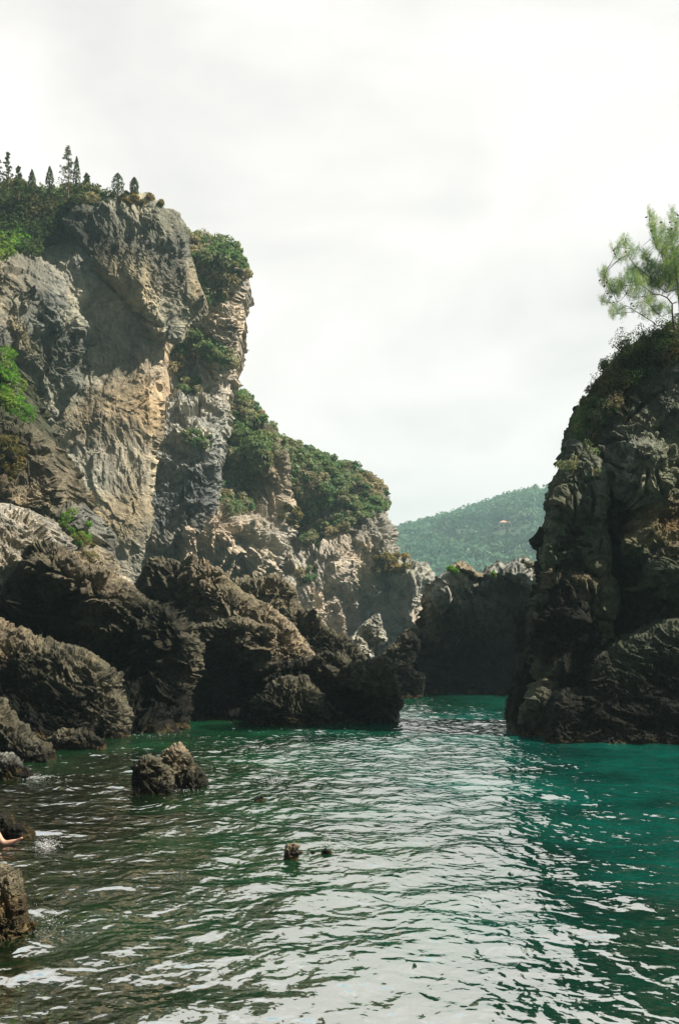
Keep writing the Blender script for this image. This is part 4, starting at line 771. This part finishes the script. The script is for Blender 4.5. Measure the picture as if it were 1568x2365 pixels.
X, Yy, Fc = vgrid(spaced(-15, 15, .065, -650, 650), spaced(3.5, 48, .065, -70, 600))
P = np.stack([X, Yy, 0 * X], 1); fade = np.exp(-np.maximum(np.hypot(X, Yy - 20) - 34, 0) / 10)
Q = P * np.array([1.05, 1, 1]) + .25 * np.stack([perlin(P / 1.3 + 5, 2), perlin(P / 1.3 + 15, 2), 0 * X], 1)
chop = .78 + .45 * sstep((Yy - 8) / 9) - .2 * sstep((X - 4) / 3)
wz = .024 * perlin(Q / 1.25 + 2, 21) + (.036 * perlin(Q / .62 + 7, 22) + .016 * perlin(Q / .37 + 17, 24)) * chop + .04 * perlin(P / 4.1, 23)
for (rx, ry, am) in ((.1, 10.5, .02), (-2.7, 15.6, .015), (-4.4, 16, .02), (-2.5, 7.6, .02), (-3.6, 11.2, .02)):
    dd = np.hypot(X - rx, (Yy - ry)); wz += am * np.sin(dd * 9) * np.exp(-dd / .9)
depth = bed_depth(X, Yy)
m, t, o = mat('sea_water'); g = N(t, 'ShaderNodeNewGeometry'); co = g.outputs['Position']
w1 = mapped_noise(t, co, 4.6, (1.1, 1, 1), detail=1.5, rough=.45, dist=.35)
b1 = N(t, 'ShaderNodeBump'); b1.inputs['Strength'].default_value = 1; b1.inputs['Distance'].default_value = .036; ca = N(t, 'ShaderNodeAttribute', attribute_name='chop'); cm = N(t, 'ShaderNodeMath', operation='MULTIPLY'); LK(t, ca.outputs['Fac'], cm.inputs[0]); LK(t, w1.outputs['Fac'], cm.inputs[1]); LK(t, cm.outputs[0], b1.inputs['Height'])
w2 = mapped_noise(t, co, 12.0, (1.1, 1, 1), detail=1.5, rough=.5, dist=.2)
b2 = N(t, 'ShaderNodeBump'); b2.inputs['Strength'].default_value = 1; b2.inputs['Distance'].default_value = .006; LK(t, w2.outputs['Fac'], b2.inputs['Height']); LK(t, b1.outputs[0], b2.inputs['Normal'])
nm = b2.outputs[0]
da = N(t, 'ShaderNodeAttribute', attribute_name='depth')
em = N(t, 'ShaderNodeMath', operation='MULTIPLY'); em.inputs[1].default_value = -.5; LK(t, da.outputs['Fac'], em.inputs[0])
ex = N(t, 'ShaderNodeMath', operation='EXPONENT'); LK(t, em.outputs[0], ex.inputs[0])
body = N(t, 'ShaderNodeBsdfDiffuse')
lo = mapped_noise(t, co, .35, detail=3)
bc = ramp(t, lo.outputs['Fac'], [(.35, (.4, .4, .4)), (.65, (1.15, 1.15, 1.15))])
dr = N(t, 'ShaderNodeMapRange'); dr.inputs['From Max'].default_value = 4.2; LK(t, da.outputs['Fac'], dr.inputs['Value'])
bd = ramp(t, dr.outputs[0], [(.1, (.03, .07, .022)), (.5, (.010, .085, .034)), (.78, (.003, .075, .05)), (1.0, (.001, .105, .078))])
LK(t, mul(t, bd.outputs[0], bc.outputs[0]), body.inputs[0])
tr = N(t, 'ShaderNodeBsdfTransparent'); tr.inputs[0].default_value = (.62, .86, .60, 1)
bm = N(t, 'ShaderNodeMixShader'); LK(t, ex.outputs[0], bm.inputs[0]); LK(t, body.outputs[0], bm.inputs[1]); LK(t, tr.outputs[0], bm.inputs[2])
gl = N(t, 'ShaderNodeBsdfGlossy'); gl.inputs['Roughness'].default_value = .03; LK(t, nm, gl.inputs['Normal']); gl.inputs[0].default_value = (1, .98, .95, 1)
fr = N(t, 'ShaderNodeFresnel'); fr.inputs['IOR'].default_value = 11.0; LK(t, nm, fr.inputs['Normal'])
wm = N(t, 'ShaderNodeMixShader'); LK(t, fr.outputs[0], wm.inputs[0]); LK(t, bm.outputs[0], wm.inputs[1]); LK(t, gl.outputs[0], wm.inputs[2]); LK(t, wm.outputs[0], o.inputs[0])
tag(mesh_np('sea_water', np.stack([X, Yy, wz * fade], 1), Fc, m, extra={'depth': depth, 'chop': .6 + .5 * chop}), kind='structure')

# ------------------------------------------------------------------ splashes
foam = plain('foam', (.85, .87, .86), .5)
def splash(px, py, sx, sy, n, seed, label, hgt=.05, size=.006):
    r = np.random.default_rng(seed); Y = foot(py); vs, fs = [], []
    for i in range(n * 2):
        ppx = px + r.normal() * sx; ppy = py + r.normal() * sy; Yc = foot(ppy); c = np.array(at(ppx, ppy, Yc)); c[2] = .015 + abs(r.normal()) * hgt * (r.random() < .5)
        s = size * .75 * r.uniform(.2, 1.0) ** 1.5; b = len(vs)
        for q in ((1, 0, 0), (0, 1, 0), (-1, 0, 0), (0, -1, 0), (0, 0, .7), (0, 0, -.7)): vs.append(c + np.array(q) * s * np.array([r.uniform(1, 1.8), 1, 1]))
        for a, bb in ((0, 1), (1, 2), (2, 3), (3, 0)): fs.append((b + a, b + bb, b + 4)); fs.append((b + bb, b + a, b + 5))
    tag(mesh_np('splash', vs, fs, foam, None, True), label, 'splash', kind='stuff')
splash(108, 1955, 14, 6, 260, 1, 'white splash of water beside the wet black rock by the foot', .03, .008)
splash(758, 1955, 9, 9, 90, 2, 'splash of droplets over the rounded stone in the middle water', .12, .007)
splash(795, 1963, 22, 3, 60, 3, 'foam trail right of the stones in the middle water', .01, .007)
splash(632, 1806, 9, 6, 80, 4, 'small splash right of the two peaked rock', .05, .010)
splash(100, 2130, 35, 22, 200, 5, 'bubbly foam beside the golden corner rock', .01, .005)
splash(75, 1797, 25, 4, 160, 6, 'foam line round the grey waterline rock', .02, .012)
splash(400, 1828, 36, 3, 70, 7, 'thin foam at the foot of the two peaked rock', .01, .008)
splash(330, 1700, 50, 3, 60, 8, 'foam at the foot of the dark boulders', .01, .012)

# ------------------------------------------------------------------ person sitting at the left, one bare foot in view
def person():
    Y = 11.15
    def pt(px, py, dy=0): return at(px, py, Y + dy)
    hip = pt(-150, 1880); root_loc = hip.copy(); root_loc.z = 0.0
    root = empty('person', root_loc, 'person at the left edge reaching a bare foot over the wet rock', 'person')
    skin = plain('skin', (.62, .36, .25), .5, .15)
    vs = [(hip, .15)]; ed = []
    def add(p, rr, par): vs.append((p, rr)); ed.append((par, len(vs) - 1)); return len(vs) - 1
    sp = add(pt(-162, 1835), .14, 0); ch = add(pt(-165, 1790), .16, sp); nk = add(pt(-160, 1755), .06, ch); hd = add(pt(-155, 1735), .085, nk); add(pt(-153, 1715), .10, hd); 
    for s in (-1, 1):
        sh = add(pt(-162, 1768, .19 * s), .07, ch); el = add(pt(-185, 1815, .27 * s), .045, sh); wr = add(pt(-205, 1862, .28 * s), .03, el); add(pt(-208, 1877, .28 * s), .035, wr)
    th = add(pt(-128, 1877, -.1), .095, 0); kn = add(pt(-32, 1858, -.05), .06, th); cf = add(pt(-20, 1888, -.04), .055, kn); an = add(pt(-9, 1928, 0), .040, cf)
    he = add(pt(-14, 1957, 0), .032, an)
    ms = add(pt(10, 1949, 0), .040, an); ba = add(pt(34, 1945, 0), .032, ms)
    for i, (dx, dy, dd, rr) in enumerate([(20, -11, -.035, .015), (17, -9, -.012, .011), (14, -7, .008, .010), (12, -5, .026, .009), (9, -3, .042, .008)]):
        a = add(pt(34 + dx * .5, 1945 + dy * .5, dd), rr, ba); add(pt(34 + dx, 1945 + dy, dd), rr * .9, a)
    th = add(pt(-135, 1885, .14), .095, 0); kn = add(pt(-70, 1862, .3), .062, th); cf = add(pt(-72, 1900, .3), .055, kn); an = add(pt(-74, 1940, .3), .04, cf); add(pt(-55, 1950, .28), .03, an)
    me = bpy.data.meshes.new('body'); me.from_pydata([tuple(v[0] - root_loc) for v in vs], ed, []); o = bpy.data.objects.new('body', me); COL.objects.link(o); o.parent = root
    me.materials.append(skin)
    sk = o.modifiers.new('skin', 'SKIN'); sk.use_smooth_shade = True
    for i, (p, rr) in enumerate(vs): me.skin_vertices[0].data[i].radius = (rr, rr)
    me.skin_vertices[0].data[0].use_root = True
    su = o.modifiers.new('sub', 'SUBSURF'); su.levels = 1; su.render_levels = 2
person()

# ------------------------------------------------------------------ sea air
v = np.array([[a, b, c] for a in (-1010, 1210) for b in (-110, 910) for c in (-7.5, 135)], float)
f = [(0, 1, 3, 2), (4, 6, 7, 5), (0, 4, 5, 1), (2, 3, 7, 6), (0, 2, 6, 4), (1, 5, 7, 3)]
m, t, o = mat('sea_air'); p = N(t, 'ShaderNodeVolumePrincipled'); p.inputs['Color'].default_value = (.58, .84, .88, 1); p.inputs['Density'].default_value = .0007; p.inputs['Anisotropy'].default_value = .2
LK(t, p.outputs[0], o.inputs['Volume'])
hz = mesh_np('haze', v, f, m, None, False); tag(hz, kind='stuff', label='thin blue green haze in the air over the cove', cat='haze')
